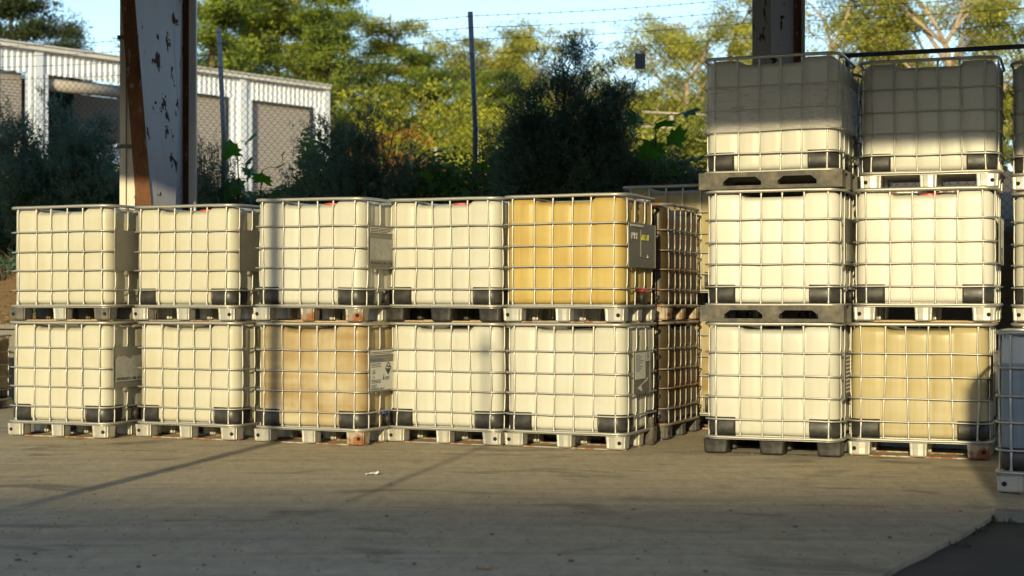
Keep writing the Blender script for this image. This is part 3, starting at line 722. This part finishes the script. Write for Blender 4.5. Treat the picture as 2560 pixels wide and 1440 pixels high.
# ------------------------------------------------------------------ chain link fence on the bank
FD = Vector((.943,-.334)).normalized(); P0 = Vector((-.5, 20.0))
PIPE = mat_galv("fence pipe", (.17,.18,.21), .05, .5, .3); WIRE = plain("fence wire", (.03,.03,.03), .6)
fence = empty("chain_link_fence", (P0.x, P0.y, 0), math.atan2(FD.y, FD.x)); tag(fence, "chain link fence with barbed wire on the bank behind the tanks", "fence")
FT, FB = 4.55, 2.05; SP = 3.66
for i, lean in zip(range(-3, 4), (0,.0,-.055,-.05,0,0,0)):
    g = terr(P0.x+FD.x*SP*i, P0.y+FD.y*SP*i)-.1
    obj("fence_post", MB().tube([(0,0,g),(lean*-.4,0,(g+5.05)/2),(lean,0,5.06)], .033, 10).mesh("fence_post", True), PIPE, fence, (SP*i,.035,0))
m = MB(); x0, x1, pit = -11.0, 11.0, .098
sl = 1.0; Ht = FT-FB
def seg(xa, za, xb, zb): m.tube([(xa,0,za),(xb,0,zb)], .0022, 3)
k = x0-Ht
while k < x1:
    a, b = max(x0, k), min(x1, k+Ht)
    if b > a: seg(a, FB+(a-k), b, FB+(b-k)); seg(a, FT-(a-k), b, FT-(b-k))
    k += pit
o = obj("mesh_wire", m.mesh("mesh_wire"), WIRE, fence); o["kind"] = "stuff"
for z in (FT-.03, 4.70, 4.85, 5.0):
    m = MB(); pts = []; rnd = random.Random(int(z*100))
    for i in range(-3, 3):
        for q in range(8):
            t_ = q/8; pts.append((SP*(i+t_), -.005, z-.03*math.sin(math.pi*t_)))
    m.tube(pts, .0026, 4)
    if z > FT:
        xx = x0
        while xx < x1:
            t_ = (xx/SP) % 1; zz = z-.03*math.sin(math.pi*t_)
            m.tube([(xx-.01,-.005,zz-.018),(xx+.01,-.005,zz+.018)], .002, 3); m.tube([(xx-.012,-.005,zz+.016),(xx+.012,-.005,zz-.016)], .002, 3); xx += .14
    obj("barbed_wire" if z > FT else "top_wire", m.mesh("barbed_wire"), WIRE, fence)
pp = at(1598,153,19.2); d_ = (Vector((pp.x,pp.y))-P0).dot(FD)
zc = at(1598,153,(P0+FD*d_).y).z; w_ = .066
obj("notice_plate", MB().box(d_-w_, d_+w_, -.018, -.012, zc-.095, zc+.095).mesh("notice_plate"), plain("grey notice", (.34,.34,.41), .6, 0, .05), fence)
# long pipe rail at the right behind the tall stacks
a_, b_ = at(2100,139,17.3), at(2700,108,16.1); rail = empty("pipe_rail", (a_.x, a_.y, 0)); tag(rail, "dark horizontal pipe rail behind the tops of the right stacks", "rail")
o_ = Vector((a_.x, a_.y, 0)); DKP = plain("dark pipe", (.07,.075,.09), .5, .4)
obj("rail_pipe", MB().tube([a_-o_, b_-o_], .026, 10).mesh("rail_pipe", True), DKP, rail)
for t_ in (.04, .93):
    p = a_.lerp(b_, t_)-o_; obj("rail_post", MB().tube([(p.x,p.y+.05,0),(p.x,p.y+.05,p.z+.01)], .03, 10).mesh("rail_post", True), DKP, rail)

# ------------------------------------------------------------------ storage shed on the rise
sh_end = at(812, 213, 55.0); SD = Vector((.656,.755)).normalized(); SN = Vector((SD.y,-SD.x))
shed = empty("storage_shed", (sh_end.x, sh_end.y, 4.2)); shed.rotation_euler = (0,0,math.atan2(SD.y, SD.x)); tag(shed, "long white corrugated metal shed with roller doors beyond the fence", "shed")
ztop = sh_end.z-4.2-.16; zhead = at(800,273,55).z-4.2+.02; LEN = 24
WSH = plain("shed white", (.60,.64,.70), .5, 0, .06, 2); DOORM = plain("roller door", (.34,.31,.28), .55, 0, .12); DARKI = plain("shed inside shade", (.03,.03,.03), .9); GUT = plain("gutter", (.55,.54,.52), .4)
def corr(xa, xb, z0, z1, name):      # corrugated sheet facing -y (towards the yard), local x along the wall
    m = MB(); n = max(2, int((xb-xa)/.2)); P = []
    for k in range(n):
        x = xa+(xb-xa)*k/n; wv = (xb-xa)/n
        P += [(x,0),(x+wv*.45,0),(x+wv*.58,-.035),(x+wv*.88,-.035)]
    P.append((xb,0)); N = len(P)
    m.add([(x,y,z0) for x,y in P]+[(x,y,z1) for x,y in P], [(i,i+1,N+i+1,N+i) for i in range(N-1)])
    return obj(name, m.mesh(name), WSH, shed)
def s_at(px):                        # distance along the wall from the right end for a photo column
    r_ = (px-1280)/F; return (sh_end.x-r_*sh_end.y)/(SD.x-r_*SD.y)
doors = [(s_at(627), s_at(784)), (s_at(440), s_at(572)), (s_at(117), s_at(330)), (s_at(-70), s_at(62))]
doors = [(-abs(a), -abs(b)) for a, b in doors]
corr(-LEN, 0, zhead, ztop, "fascia")
prev = 0.0
for i, (a, b) in enumerate(doors):
    corr(b, prev, 0, zhead, "pier"); prev = a
    obj("door_trim", MB().box(a-.11,a-.001,-.06,.1,0,zhead+.0).mesh("door_trim"), WSH, shed)
    if i == 2:
        obj("open_bay", MB().box(a,b,3.2,3.25,0,zhead).box(a-.02,a-.005,.1,3.2,0,zhead).mesh("open_bay"), DARKI, shed)  # near black colour stands in for the shade inside the bay
        obj("roller_drum", MB().tube([(a+.02,.3,zhead-.22),(b-.02,.3,zhead-.22)], .2, 14).mesh("roller_drum", True), DOORM, shed)
    else:
        m = MB(); nz = int(zhead/.09)
        P = []
        for k in range(nz): z = zhead*k/nz; P += [(.22,z),(.19,z+.045)]
        P.append((.22,zhead)); N = len(P)
        m.add([(a,y,z) for y,z in P]+[(b,y,z) for y,z in P], [(j+N,j+1+N,j+1,j) for j in range(N-1)]); obj("roller_door", m.mesh("roller_door"), DOORM, shed)
corr(-LEN, prev, 0, zhead, "pier")
for s in (s_at(603), s_at(92), 0): obj("downpipe", MB().box(-abs(s)-.13,-abs(s)+.13,-.12,-.04,0,ztop).mesh("downpipe"), WSH, shed)
obj("gutter", MB().box(-LEN,.06,-.24,.02,ztop,ztop+.12).mesh("gutter"), GUT, shed)
m = MB(); m.add([(-LEN,-.3,ztop+.125),(.08,-.3,ztop+.125),(.08,9,ztop+1.2),(-LEN,9,ztop+1.2),(-LEN,-.3,ztop+.165),(.08,-.3,ztop+.165),(.08,9,ztop+1.26),(-LEN,9,ztop+1.26)], [(3,2,1,0),(4,5,6,7),(0,1,5,4),(1,2,6,5),(2,3,7,6),(3,0,4,7)])
obj("roof", m.mesh("roof"), GUT, shed)
obj("end_wall", MB().box(-.05,-.002,.02,9,0,ztop+.2).mesh("end_wall"), WSH, shed); obj("back_wall", MB().box(-LEN,-.06,8.9,8.99,0,ztop+.2).mesh("back_wall"), WSH, shed)

# parked car left, mostly behind the shrub
cpos = at(235, 430, 37.0); car = empty("parked_car", (cpos.x, cpos.y, terr(cpos.x, cpos.y))); car.rotation_euler = (0,0,R(200)); tag(car, "pale parked car glimpsed behind the left shrub and column", "car")
def loft(prof, hw, name, mat, par):
    m = MB(); n = len(prof); V = []
    for y, s in ((-hw,.92),(-hw*.93,1.0),(hw*.93,1.0),(hw,.92)):
        cz = .7; V += [(x*(.985 if abs(y) == hw else 1), y, cz+(z-cz)*s) for x,z in prof]
    Fc = [(j*n+i, j*n+(i+1)%n, (j+1)*n+(i+1)%n, (j+1)*n+i) for j in range(3) for i in range(n)]
    Fc += [tuple(range(n-1,-1,-1)), tuple(3*n+i for i in range(n))]
    m.add(V, Fc); return obj(name, m.mesh(name), mat, par)
CARP = plain("car paint", (.62,.60,.50), .3, 0, .04); CGL = plain("car glass", (.10,.13,.20), .08)
loft([(-2.1,.3),(2.1,.3),(2.15,.6),(2.0,.85),(1.1,.98),(-1.9,1.0),(-2.12,.75)], .86, "body", CARP, car)
loft([(-1.75,.985),(1.05,.97),(.35,1.42),(-1.2,1.45)], .74, "windows", CGL, car)
loft([(-1.22,1.44),(.36,1.415),(.25,1.48),(-1.0,1.5)], .70, "roof", plain("car roof", (.45,.50,.60), .25), car)
for x in (-1.3,1.3):
    for y in (-.8,.8): obj("wheel", MB().tube([(x,y-.1,.32),(x,y+.1,.32)], .32, 18).mesh("wheel"), BLACK, car)
for y in (-.6,.6): obj("headlight", MB().box(2.05,2.17,y-.15,y+.15,.62,.76).mesh("headlight"), PAPER, car)

# far pipe barrier and a pale post
br = empty("pipe_barrier", (0,0,0)); tag(br, "pale pipe barrier far behind the fence, left of the tall stack", "barrier"); Zb = 42
p0 = at(1690, 430, Zb); br.location = (p0.x, p0.y, terr(p0.x, p0.y)-.1); o_ = Vector(br.location); PL = plain("pale pipe", (.34,.30,.22), .5)
for py in (285, 322):
    obj("rail_pipe", MB().tube([at(1605,py-6,Zb)-o_, at(1800,py+4,Zb)-o_], .03, 8).mesh("rail_pipe", True), PL, br)
for px in (1680, 1790): q = at(px, 280, Zb)-o_; obj("barrier_post", MB().tube([(q.x,q.y+.1,0),(q.x,q.y+.1,q.z)], .07, 8).mesh("barrier_post", True), PL, br)
for px, py0, lab in ((1090, 372, "pale marker post in the distance left of the middle fence post"), (1192, 325, "pale marker post just left of the middle fence post")):
    Zb = 40; p0 = at(px, 430, Zb); g = terr(p0.x, p0.y); mp = empty("marker_post", (p0.x, p0.y, g)); tag(mp, lab, "post", "pale distant posts")
    top = at(px, py0, Zb).z-g; obj("shaft", MB().tube([(0,0,0),(0,0,top)], .045, 8).mesh("shaft", True), PL, mp); obj("cap", MB().tube([(0,0,top),(0,0,top+.04)], .055, 8).mesh("cap"), PL, mp)

# ------------------------------------------------------------------ vegetation
rng = np.random.RandomState(11)
def unit(n): v = rng.normal(size=(n,3)); return v/np.linalg.norm(v, axis=1, keepdims=True)
def leafquads(C, D, length, width, droop=0):
    """C centres (n,3), D direction (n,3): narrow rhombus leaves"""
    n = len(C); S = np.cross(D, unit(n)); S /= np.linalg.norm(S, axis=1, keepdims=True)+1e-9
    Ln = (length*rng.uniform(.7,1.3,(n,1))); Wd = (width*rng.uniform(.7,1.3,(n,1)))
    V = np.empty((n,4,3)); V[:,0] = C; V[:,1] = C+D*Ln*.45+S*Wd*.5; V[:,2] = C+D*Ln; V[:,3] = C+D*Ln*.45-S*Wd*.5
    return V.reshape(-1,3)
def limb(m, a, b, r0, r1, bend=.1, n=5):
    a, b = Vector(a), Vector(b); mid = Vector(rng.uniform(-1,1,3))*(b-a).length*bend; pts = []; rr = []
    for i in range(n+1):
        t = i/n; pts.append(a.lerp(b, t)+mid*math.sin(math.pi*t)); rr.append(r0+(r1-r0)*t)
    m.tube(pts, rr, 6); return pts
def make_tree(kind, h):
    m = MB(); tips = []
    if kind == 'pine':
        tr = limb(m, (0,0,-.3), (rng.uniform(-.5,.5), rng.uniform(-.5,.5), h*.97), h*.020, .05, .03, 10)
        for k in range(95):
            t = rng.uniform(.12,.98); p = tr[int(t*10)]; a = rng.uniform(0,6.28); ln = (h*.30*(1-t)**.6+.9)*rng.uniform(.45,1.15)
            e = p+Vector((math.cos(a)*ln, math.sin(a)*ln, ln*rng.uniform(.05,.45))); pts = limb(m, p, e, .06, .015, .12, 4)
            tips += [pts[-1], pts[3], pts[2]]
        cr, npc, ll, lw = (.5,1.05), 190, .23, .065
    else:
        tr = limb(m, (0,0,-.3), (rng.uniform(-1,1), rng.uniform(-1,1), h*.55), h*.020, h*.010, .06, 6)
        for k in range(15):
            p = tr[rng.randint(1,7)]; a = rng.uniform(0,6.28); ln = h*rng.uniform(.22,.42)
            e = p+Vector((math.cos(a)*ln*.62, math.sin(a)*ln*.62, ln*rng.uniform(.55,1.0))); pts = limb(m, p, e, h*.008, .04, .15, 5)
            for q in range(8):
                a2 = a+rng.uniform(-1.5,1.5); l2_ = h*rng.uniform(.06,.15); s_ = pts[rng.randint(2,6)]
                e2 = s_+Vector((math.cos(a2)*l2_, math.sin(a2)*l2_, l2_*rng.uniform(-.1,.8))); limb(m, s_, e2, .035, .012, .2, 3)
                tips += [e2] + ([s_.lerp(e2,.6)] if rng.rand() < .6 else [])
        cr, npc, ll, lw = (.5,1.1), 185, .17, .065
    Vs = []
    for tp in tips:
        r = rng.uniform(*cr)*(h/13)**.5; n = int(npc*rng.uniform(.6,1.3)); u = unit(n)*(rng.uniform(0,1,(n,1))**.45)*r; u[:,2] *= .62
        D = unit(n)*.7+u/r*.6; D[:,2] += (.25 if kind == 'pine' else -.35); D /= np.linalg.norm(D, axis=1, keepdims=True)
        Vs.append(leafquads(np.array(tp)+u, D, ll, lw))
    return m.mesh("trunk", True), npmesh("crown", np.concatenate(Vs), 4)
LPINE = mat_leaf("pine foliage", (.025,.045,.008), (.46,.45,.030), .2); LGRN = mat_leaf("green pine foliage", (.018,.042,.010), (.26,.33,.035), .2); LDARK = mat_leaf("dark foliage", (.02,.035,.014), (.055,.075,.022), .2)
LEUC = mat_leaf("gum foliage", (.05,.07,.014), (.46,.45,.065), .25); LORG = mat_leaf("orange foliage", (.22,.10,.02), (.42,.22,.03), .3)
BK1 = mat_bark("pine bark", (.10,.065,.04)); BK2 = mat_bark("gum bark", (.36,.28,.19))
PV = [make_tree('pine', 14) for _ in range(3)]; EV = [make_tree('gum', 13) for _ in range(4)]
def tree(kind, px, ytop, Z, var, rz, label, lm, wid=1.0):
    top = at(px, ytop, Z); g = terr(top.x, top.y)-.05; h = top.z-g; me = (PV if kind == 'pine' else EV)[var]; h0 = 14.2 if kind == 'pine' else 13
    t = empty("pine_tree" if kind == 'pine' else "gum_tree", (top.x, top.y, g), rz); s = h/h0; t.scale = (s*wid, s*wid, s)
    tag(t, label, "tree", "sunlit trees beyond the fence")
    obj("trunk", me[0], BK1 if kind == 'pine' else BK2, t); obj("crown", me[1], lm, t)
TR = [
 ('pine', 40,-120, 62, 0, .3, "dark pine over the shed roof at the left edge", LDARK, 1.05),
 ('pine', 175, 20, 70, 1, 1.1, "darker small pine right of the left edge pine, above the shed roof", LDARK, .8),
 ('pine', 560,-190, 66, 1, 2.0, "tall sunlit pine just right of the left steel column", LGRN, 1.1),
 ('pine', 690,-150, 72, 2, 4.0, "tall sunlit pine above the right end of the shed", LPINE, 1.1),
 ('pine', 835,-90, 68, 0, 5.0, "tall pine rising above the small dark shrub", LGRN, 1.05),
 ('pine', 770, 60, 82, 1, .5, "shorter pine behind the tall pines over the shed", LPINE, 1.3),
 ('pine', 955, 15, 74, 1, 3.3, "pine between the tall pines and the middle fence post", LPINE, 1.1),
 ('pine', 1060, 90, 70, 2, .9, "lower pine just left of the middle fence post", LGRN, 1.25),
 ('gum', 1130, 45, 84, 0, .4, "rounded gum tree behind the middle fence post", LEUC, 1.1),
 ('gum', 1305, 5, 80, 1, 1.4, "tall gum tree above the big dark shrub", LEUC, 1.05),
 ('gum', 1450, 70, 78, 2, 2.2, "gum tree behind the top of the big dark shrub", LEUC, 1.15),
 ('gum', 1540, 150, 76, 3, 3.0, "low gum tree below the grey fence notice", LEUC, 1.2),
 ('pine', 1240, 150, 66, 0, 2.4, "low pine filling in left of the big dark shrub", LGRN, 1.35),
 ('gum', 1720,-60, 74, 3, .7, "tall gum tree left of the tall tank stack", LEUC, 1.1),
 ('gum', 1830,-40, 82, 0, 5.2, "gum tree right behind the right steel column", LEUC, 1.1),
 ('gum', 1650, 200, 88, 2, 4.4, "small gum tree below the sky gap", LEUC, 1.1),
 ('gum', 2080,-150, 70, 1, 3.9, "open gum tree with pale limbs right of the right column", LEUC, 1.1),
 ('gum', 2230, 40, 88, 2, 1.9, "gum tree behind the pipe rail", LEUC, 1.1),
 ('gum', 2390,-220, 66, 0, 2.9, "tall gum tree with a dark trunk over the right stacks", LEUC, 1.1),
 ('gum', 2540,-90, 72, 3, 5.8, "gum tree at the right edge of the photo", LEUC, 1.15),
]
for a in TR: tree(*a)
# low shrubs under the trees (warm coloured and green), each its own thing
def round_bush(px, py, Z, r, lm, label, n=5000, ll=.16, lw=.06):
    c = at(px, py, Z); g = terr(c.x, c.y); k = 16; Vs = []
    hgt = max(c.z-g, .8)
    for _ in range(k):
        q = np.array((rng.uniform(-r,r), rng.uniform(-r,r)*.6, rng.uniform(.15,.95)*hgt)); nn = n//k
        u = unit(nn)*(rng.uniform(0,1,(nn,1))**.4)*r*.45; D = unit(nn); Vs.append(leafquads(q+u, D, ll, lw))
    t = empty("shrub", (c.x, c.y, g)); tag(t, label, "shrub", "low shrubs beyond the fence")
    m = MB()
    for _ in range(6): limb(m, (0,0,-.1), (rng.uniform(-r,r)*.6, rng.uniform(-r,r)*.4, hgt*.8), .03, .01, .1, 3)
    obj("stem", m.mesh("stem"), BK1, t); obj("foliage", npmesh("foliage", np.concatenate(Vs), 4), lm, t)
round_bush(1040, 392, 36, .55, LORG, "orange leaved shrub between the two dark shrubs", 2600)
round_bush(1105, 365, 44, 1.4, LPINE, "yellow green shrub left of the middle fence post")
round_bush(985, 330, 46, 1.0, LORG, "reddish shrub peeping over the small dark shrub", 2500)
round_bush(1735, 360, 40, 1.8, LEUC, "yellow green shrub left of the tall stack behind the mesh", 7000)
round_bush(1560, 300, 50, 2.4, LPINE, "green shrub behind the right flank of the big dark shrub", 7000)
round_bush(1300, 300, 52, 2.6, LPINE, "green shrub behind the left flank of the big dark shrub", 7000)
round_bush(1010, 270, 60, 3.2, LPINE, "broad green shrub below the pines left of the middle post", 9000, .22, .08)
round_bush(1900, 300, 52, 3.0, LEUC, "broad shrub hidden behind the tall stack", 6000)
# dark feathery shrubs on the bank
LBUSH = mat_leaf("tea tree foliage", (.055,.105,.075), (.17,.26,.185), .15, .5); BK3 = mat_bark("shrub bark", (.09,.055,.035))
def feathery(px, ytop, Z, halfw, label, nsp=2600, ybase=None):
    top = at(px, ytop, Z); g = terr(top.x, top.y)-.05; h = top.z-g; t = empty("feathery_shrub", (top.x, top.y, g)); tag(t, label, "shrub", "dark feathery shrubs on the bank")
    m = MB(); tips = []
    for k in range(26):
        a = rng.uniform(0,6.28); f = rng.uniform(0,1)**.6; hh = h*rng.uniform(.35,.98)*(1-.22*f); rr = halfw*f*(1.08-.60*(hh/h)**1.6)
        e = Vector((math.cos(a)*rr, math.sin(a)*rr*.75, hh)); pts = limb(m, (rng.uniform(-.1,.1),rng.uniform(-.1,.1),-.05), e, .022, .005, .08, 6)
        for q in range(2,7):
            for _ in range(3):
                a2 = rng.uniform(0,6.28); l2_ = rng.uniform(.12,.42); e2 = pts[q]+Vector((math.cos(a2)*l2_, math.sin(a2)*l2_*.8, l2_*rng.uniform(-.1,.9))); tips.append((np.array(pts[q]), np.array(e2))); m.tube([pts[q], e2], [.005,.002], 4)
    Vs = []; per = max(4, nsp//len(tips)+1)
    for s_, e_ in tips:
        base = s_+(e_-s_)*rng.uniform(.25,1.05,(per,1))+rng.normal(size=(per,3))*.05
        out = (base-np.array((0,0,h*.35))); out /= np.linalg.norm(out, axis=1, keepdims=True)+1e-6
        D = out*.6+unit(per)*.6+np.array((0,0,.5)); D /= np.linalg.norm(D, axis=1, keepdims=True)
        Ls = rng.uniform(.08,.22,(per,1))
        for q in range(11):       # needles along each sprig
            C = base+D*Ls*(q/11); N = D*.75+unit(per)*.75; N /= np.linalg.norm(N, axis=1, keepdims=True)
            Vs.append(leafquads(C, N, .055, .011))
    obj("stem", m.mesh("stem", True), BK3, t); obj("foliage", npmesh("foliage", np.concatenate(Vs), 4), LBUSH, t)
feathery(1425, 108, 19.25, 1.02, "big dark feathery shrub in the middle of the bank", 8500)
feathery(1330, 215, 19.35, .60, "left shoulder of dark feathery growth beside the big shrub", 3200)
feathery(1535, 205, 19.05, .55, "right shoulder of dark feathery growth beside the big shrub", 3200)
feathery(905, 228, 20.05, .72, "dark feathery shrub between the shed end and the orange shrub", 5200)
feathery(800, 300, 20.25, .50, "small dark feathery shrub against the shed's last roller door", 1600)
feathery(120, 205, 21.75, 1.05, "wide dark feathery shrub left of the left steel column", 8000)
feathery(15, 240, 22.0, .8, "dark feathery shrub at the left edge of the photo", 4500)
feathery(235, 290, 21.45, .6, "low dark feathery shrub hugging the left steel column", 3200)
feathery(520, 335, 20.8, .42, "small feathery shrub right of the left steel column", 1600)
feathery(1755, 375, 18.6, .45, "small feathery shrub at the foot of the tall stack's left edge", 1300)
# undergrowth on the bank: nobody could count it
LUND = mat_leaf("undergrowth leaf", (.06,.13,.04), (.15,.26,.065), .3)
N = 75000; px = rng.uniform(-60,1800,N); X = np.empty(N); Cn = []
xx = rng.uniform(-7.6,3.1,N); dd = rng.uniform(.1,1.9,N)
hmax = 1.35+.45*np.sin(xx*1.7+1)+.3*np.sin(xx*4.1)+rng.normal(size=N)*.12
hmax *= np.where((xx > -4.5) & (xx < -2.85), .5, 1.0)
keep = []
for i in range(N):
    y = wall_z(xx[i])+dd[i]; pxx = 1280+F*xx[i]/y
    if pxx < 60: continue                       # bare bank at the far left
    keep.append((xx[i], y, terr(xx[i], y)+max(.02, rng.uniform(0,1)*hmax[i]*.75)))
C = np.array(keep); D = unit(len(C)); D[:,2] = np.abs(D[:,2])*.4; D /= np.linalg.norm(D, axis=1, keepdims=True)
und = obj("undergrowth", npmesh("undergrowth", leafquads(C, D, .085, .045), 4), LUND); tag(und, "dark leafy undergrowth covering the bank", "undergrowth", kind="stuff")
# mulch and dry litter on the lit bank at the far left
N = 5000; xx = rng.uniform(-8.6,-5.6,N); dd = rng.uniform(.0,1.6,N); C = np.array([(a, wall_z(a)+b, terr(a, wall_z(a)+b)+rng.uniform(.0,.04)) for a, b in zip(xx, dd)])
D = unit(N); D[:,2] *= .25; mul = obj("mulch", npmesh("mulch", leafquads(C, D, .09, .014), 4), mat_leaf("mulch straw", (.14,.085,.035), (.36,.25,.11), .05, .9)); tag(mul, "dry straw mulch on the bank at the left edge", "mulch", kind="stuff")
# broad leaved plants (lobed leaves, each a part)
LBIG = mat_leaf("broad leaf", (.05,.15,.015), (.10,.25,.022), .45, .35)
def leaf_mesh(seed):
    r2 = random.Random(seed); V = [(0,0,0)]; n = 7
    for k in range(2*n+1):
        a = -2.35+4.7*k/(2*n); r = (1.0 if k % 2 else .66)*(.75+.25*math.cos(a*.8))*r2.uniform(.92,1.08)
        V.append((r*math.sin(a), r*math.cos(a)+.15, -.22*r*r+.04*math.sin(k)))
    return MB().add(V, [(0,k,k+1) for k in range(1,2*n+1)]).mesh("leaf")
BL = [leaf_mesh(i) for i in range(4)]
def broad_plant(px, ybase, ytop, Z, label, nl, spread, size):
    top = at(px, ytop, Z); g = terr(top.x, top.y); h = top.z-g; t = empty("broad_leaf_plant", (top.x, top.y, g)); tag(t, label, "plant", "broad leaved plants by the fence")
    m = MB(); pts = limb(m, (0,0,-.05), (0,0,h*.95), .018, .007, .03, 8)
    for k in range(nl):
        f = 1-(k/nl)*.62; p = Vector((0,0,h*f*.95)); a = k*2.4+rng.uniform(-.4,.4); l_ = spread*rng.uniform(.5,1.0)
        e = p+Vector((math.cos(a)*l_, math.sin(a)*l_*.6, l_*.25)); m.tube([p, p.lerp(e,.5)+Vector((0,0,.03)), e], .005, 5)
        s = size*rng.uniform(.75,1.2)
        obj("leaf", BL[k % 4], LBIG, t, e, (R(rng.uniform(20,75)), R(rng.uniform(-20,20)), math.atan2(math.sin(a)*.6, math.cos(a))-math.pi/2+rng.uniform(-.5,.5)), (s,s,s))
    obj("stem", m.mesh("stem", True), BK3, t)
broad_plant(592, 500, 345, 20.9, "broad leaved plant against the white shed pier", 9, .20, .17)
broad_plant(655, 500, 415, 20.7, "lower broad leaved plant right of the white shed pier", 8, .22, .17)
broad_plant(1640, 460, 285, 18.9, "tall broad leaved plant left of the tall stack", 14, .34, .19)
broad_plant(1700, 460, 395, 18.7, "short broad leaved plant at the foot of the tall stack", 8, .25, .16)
broad_plant(1205, 460, 352, 19.6, "broad leaved plant at the foot of the middle fence post", 6, .2, .15)
broad_plant(1050, 470, 372, 19.8, "broad leaved sprig in front of the orange shrub", 6, .2, .15)
broad_plant(262, 470, 410, 21.4, "broad leaved plant beside the left steel column", 8, .22, .15)

# ------------------------------------------------------------------ small things on the yard
X, Z = gpt(930, 1188); lt = empty("litter_paper", (X, Z, .002), R(15)); tag(lt, "crumpled white scrap lying on the lit concrete below the middle stacks", "litter")
m = MB(); V = []
for j in range(5):
    for k in range(7): V.append((-.055+.11*k/6, -.03+.06*j/4, .004+.024*abs(math.sin(k*1.3+j*.9))*(.3+k/7)))
m.add(V, [(j*7+k, j*7+k+1, (j+1)*7+k+1, (j+1)*7+k) for j in range(4) for k in range(6)]); obj("scrap", m.mesh("scrap"), PAPER, lt)
X, Z = gpt(1207, 1424); lt = empty("litter_card", (X, Z, .001), R(-20)); tag(lt, "brown torn card scrap on the shaded concrete near the bottom edge", "litter")
m = MB(); V = []
for j in range(4):
    for k in range(6): V.append((-.045+.09*k/5, -.02+.04*j/3, .004+.016*abs(math.sin(k*1.7+j*1.2))))
m.add(V, [(j*6+k, j*6+k+1, (j+1)*6+k+1, (j+1)*6+k) for j in range(3) for k in range(5)]); obj("scrap", m.mesh("scrap"), WOODBIT, lt)
# loose grit
ico = [(0,0,1),(.89,0,.45),(.28,.85,.45),(-.72,.53,.45),(-.72,-.53,.45),(.28,-.85,.45),(.72,.53,-.3),(-.28,.85,-.3),(-.89,0,-.3),(-.28,-.85,-.3),(.72,-.53,-.3)]
fa = [(0,1,2),(0,2,3),(0,3,4),(0,4,5),(0,5,1),(1,6,2),(2,7,3),(3,8,4),(4,9,5),(5,10,1),(2,6,7),(3,7,8),(4,8,9),(5,9,10),(1,10,6)]
m = MB(); rnd = random.Random(4)
for k in range(1500):
    y = rnd.uniform(7.4,16); x = rnd.uniform(-.36,.36)*y; s = rnd.uniform(.0025,.008)*(2.2 if rnd.random() < .06 else 1)
    if (x-3.11) > (y-10.07)*.56: continue
    m.add([(x+a*s*rnd.uniform(.8,1.4), y+b*s, s*.3+c*s*.6) for a,b,c in ico], fa)
tag(obj("grit", m.mesh("grit"), mat_earth("grit stone", (.18,.14,.10), (.45,.40,.33), 30)), "loose grit and small stones on the concrete", "gravel", kind="stuff")
# weeds along the broken slab edge
Vs = []
for k in range(34):
    t_ = rng.uniform(0,.2)**2; p = ka.lerp(kb, t_) if rng.rand() < .6 else Vector((3.11+rng.uniform(0,1.2), 10.0-rng.uniform(0,.5)))
    n = 7; C = np.tile(np.array((p.x+rng.uniform(-.02,.10), p.y+rng.uniform(-.1,.02), -.03)), (n,1))+rng.normal(size=(n,3))*np.array((.02,.02,0)); D = unit(n)*.6; D[:,2] = np.abs(D[:,2])+.35
    Vs.append(leafquads(C, D, .045, .012))
tag(obj("weeds", npmesh("weeds", np.concatenate(Vs), 4), mat_leaf("weed leaf", (.02,.032,.012), (.06,.075,.03), .2)), "small weeds along the broken slab edge", "weeds", kind="stuff")
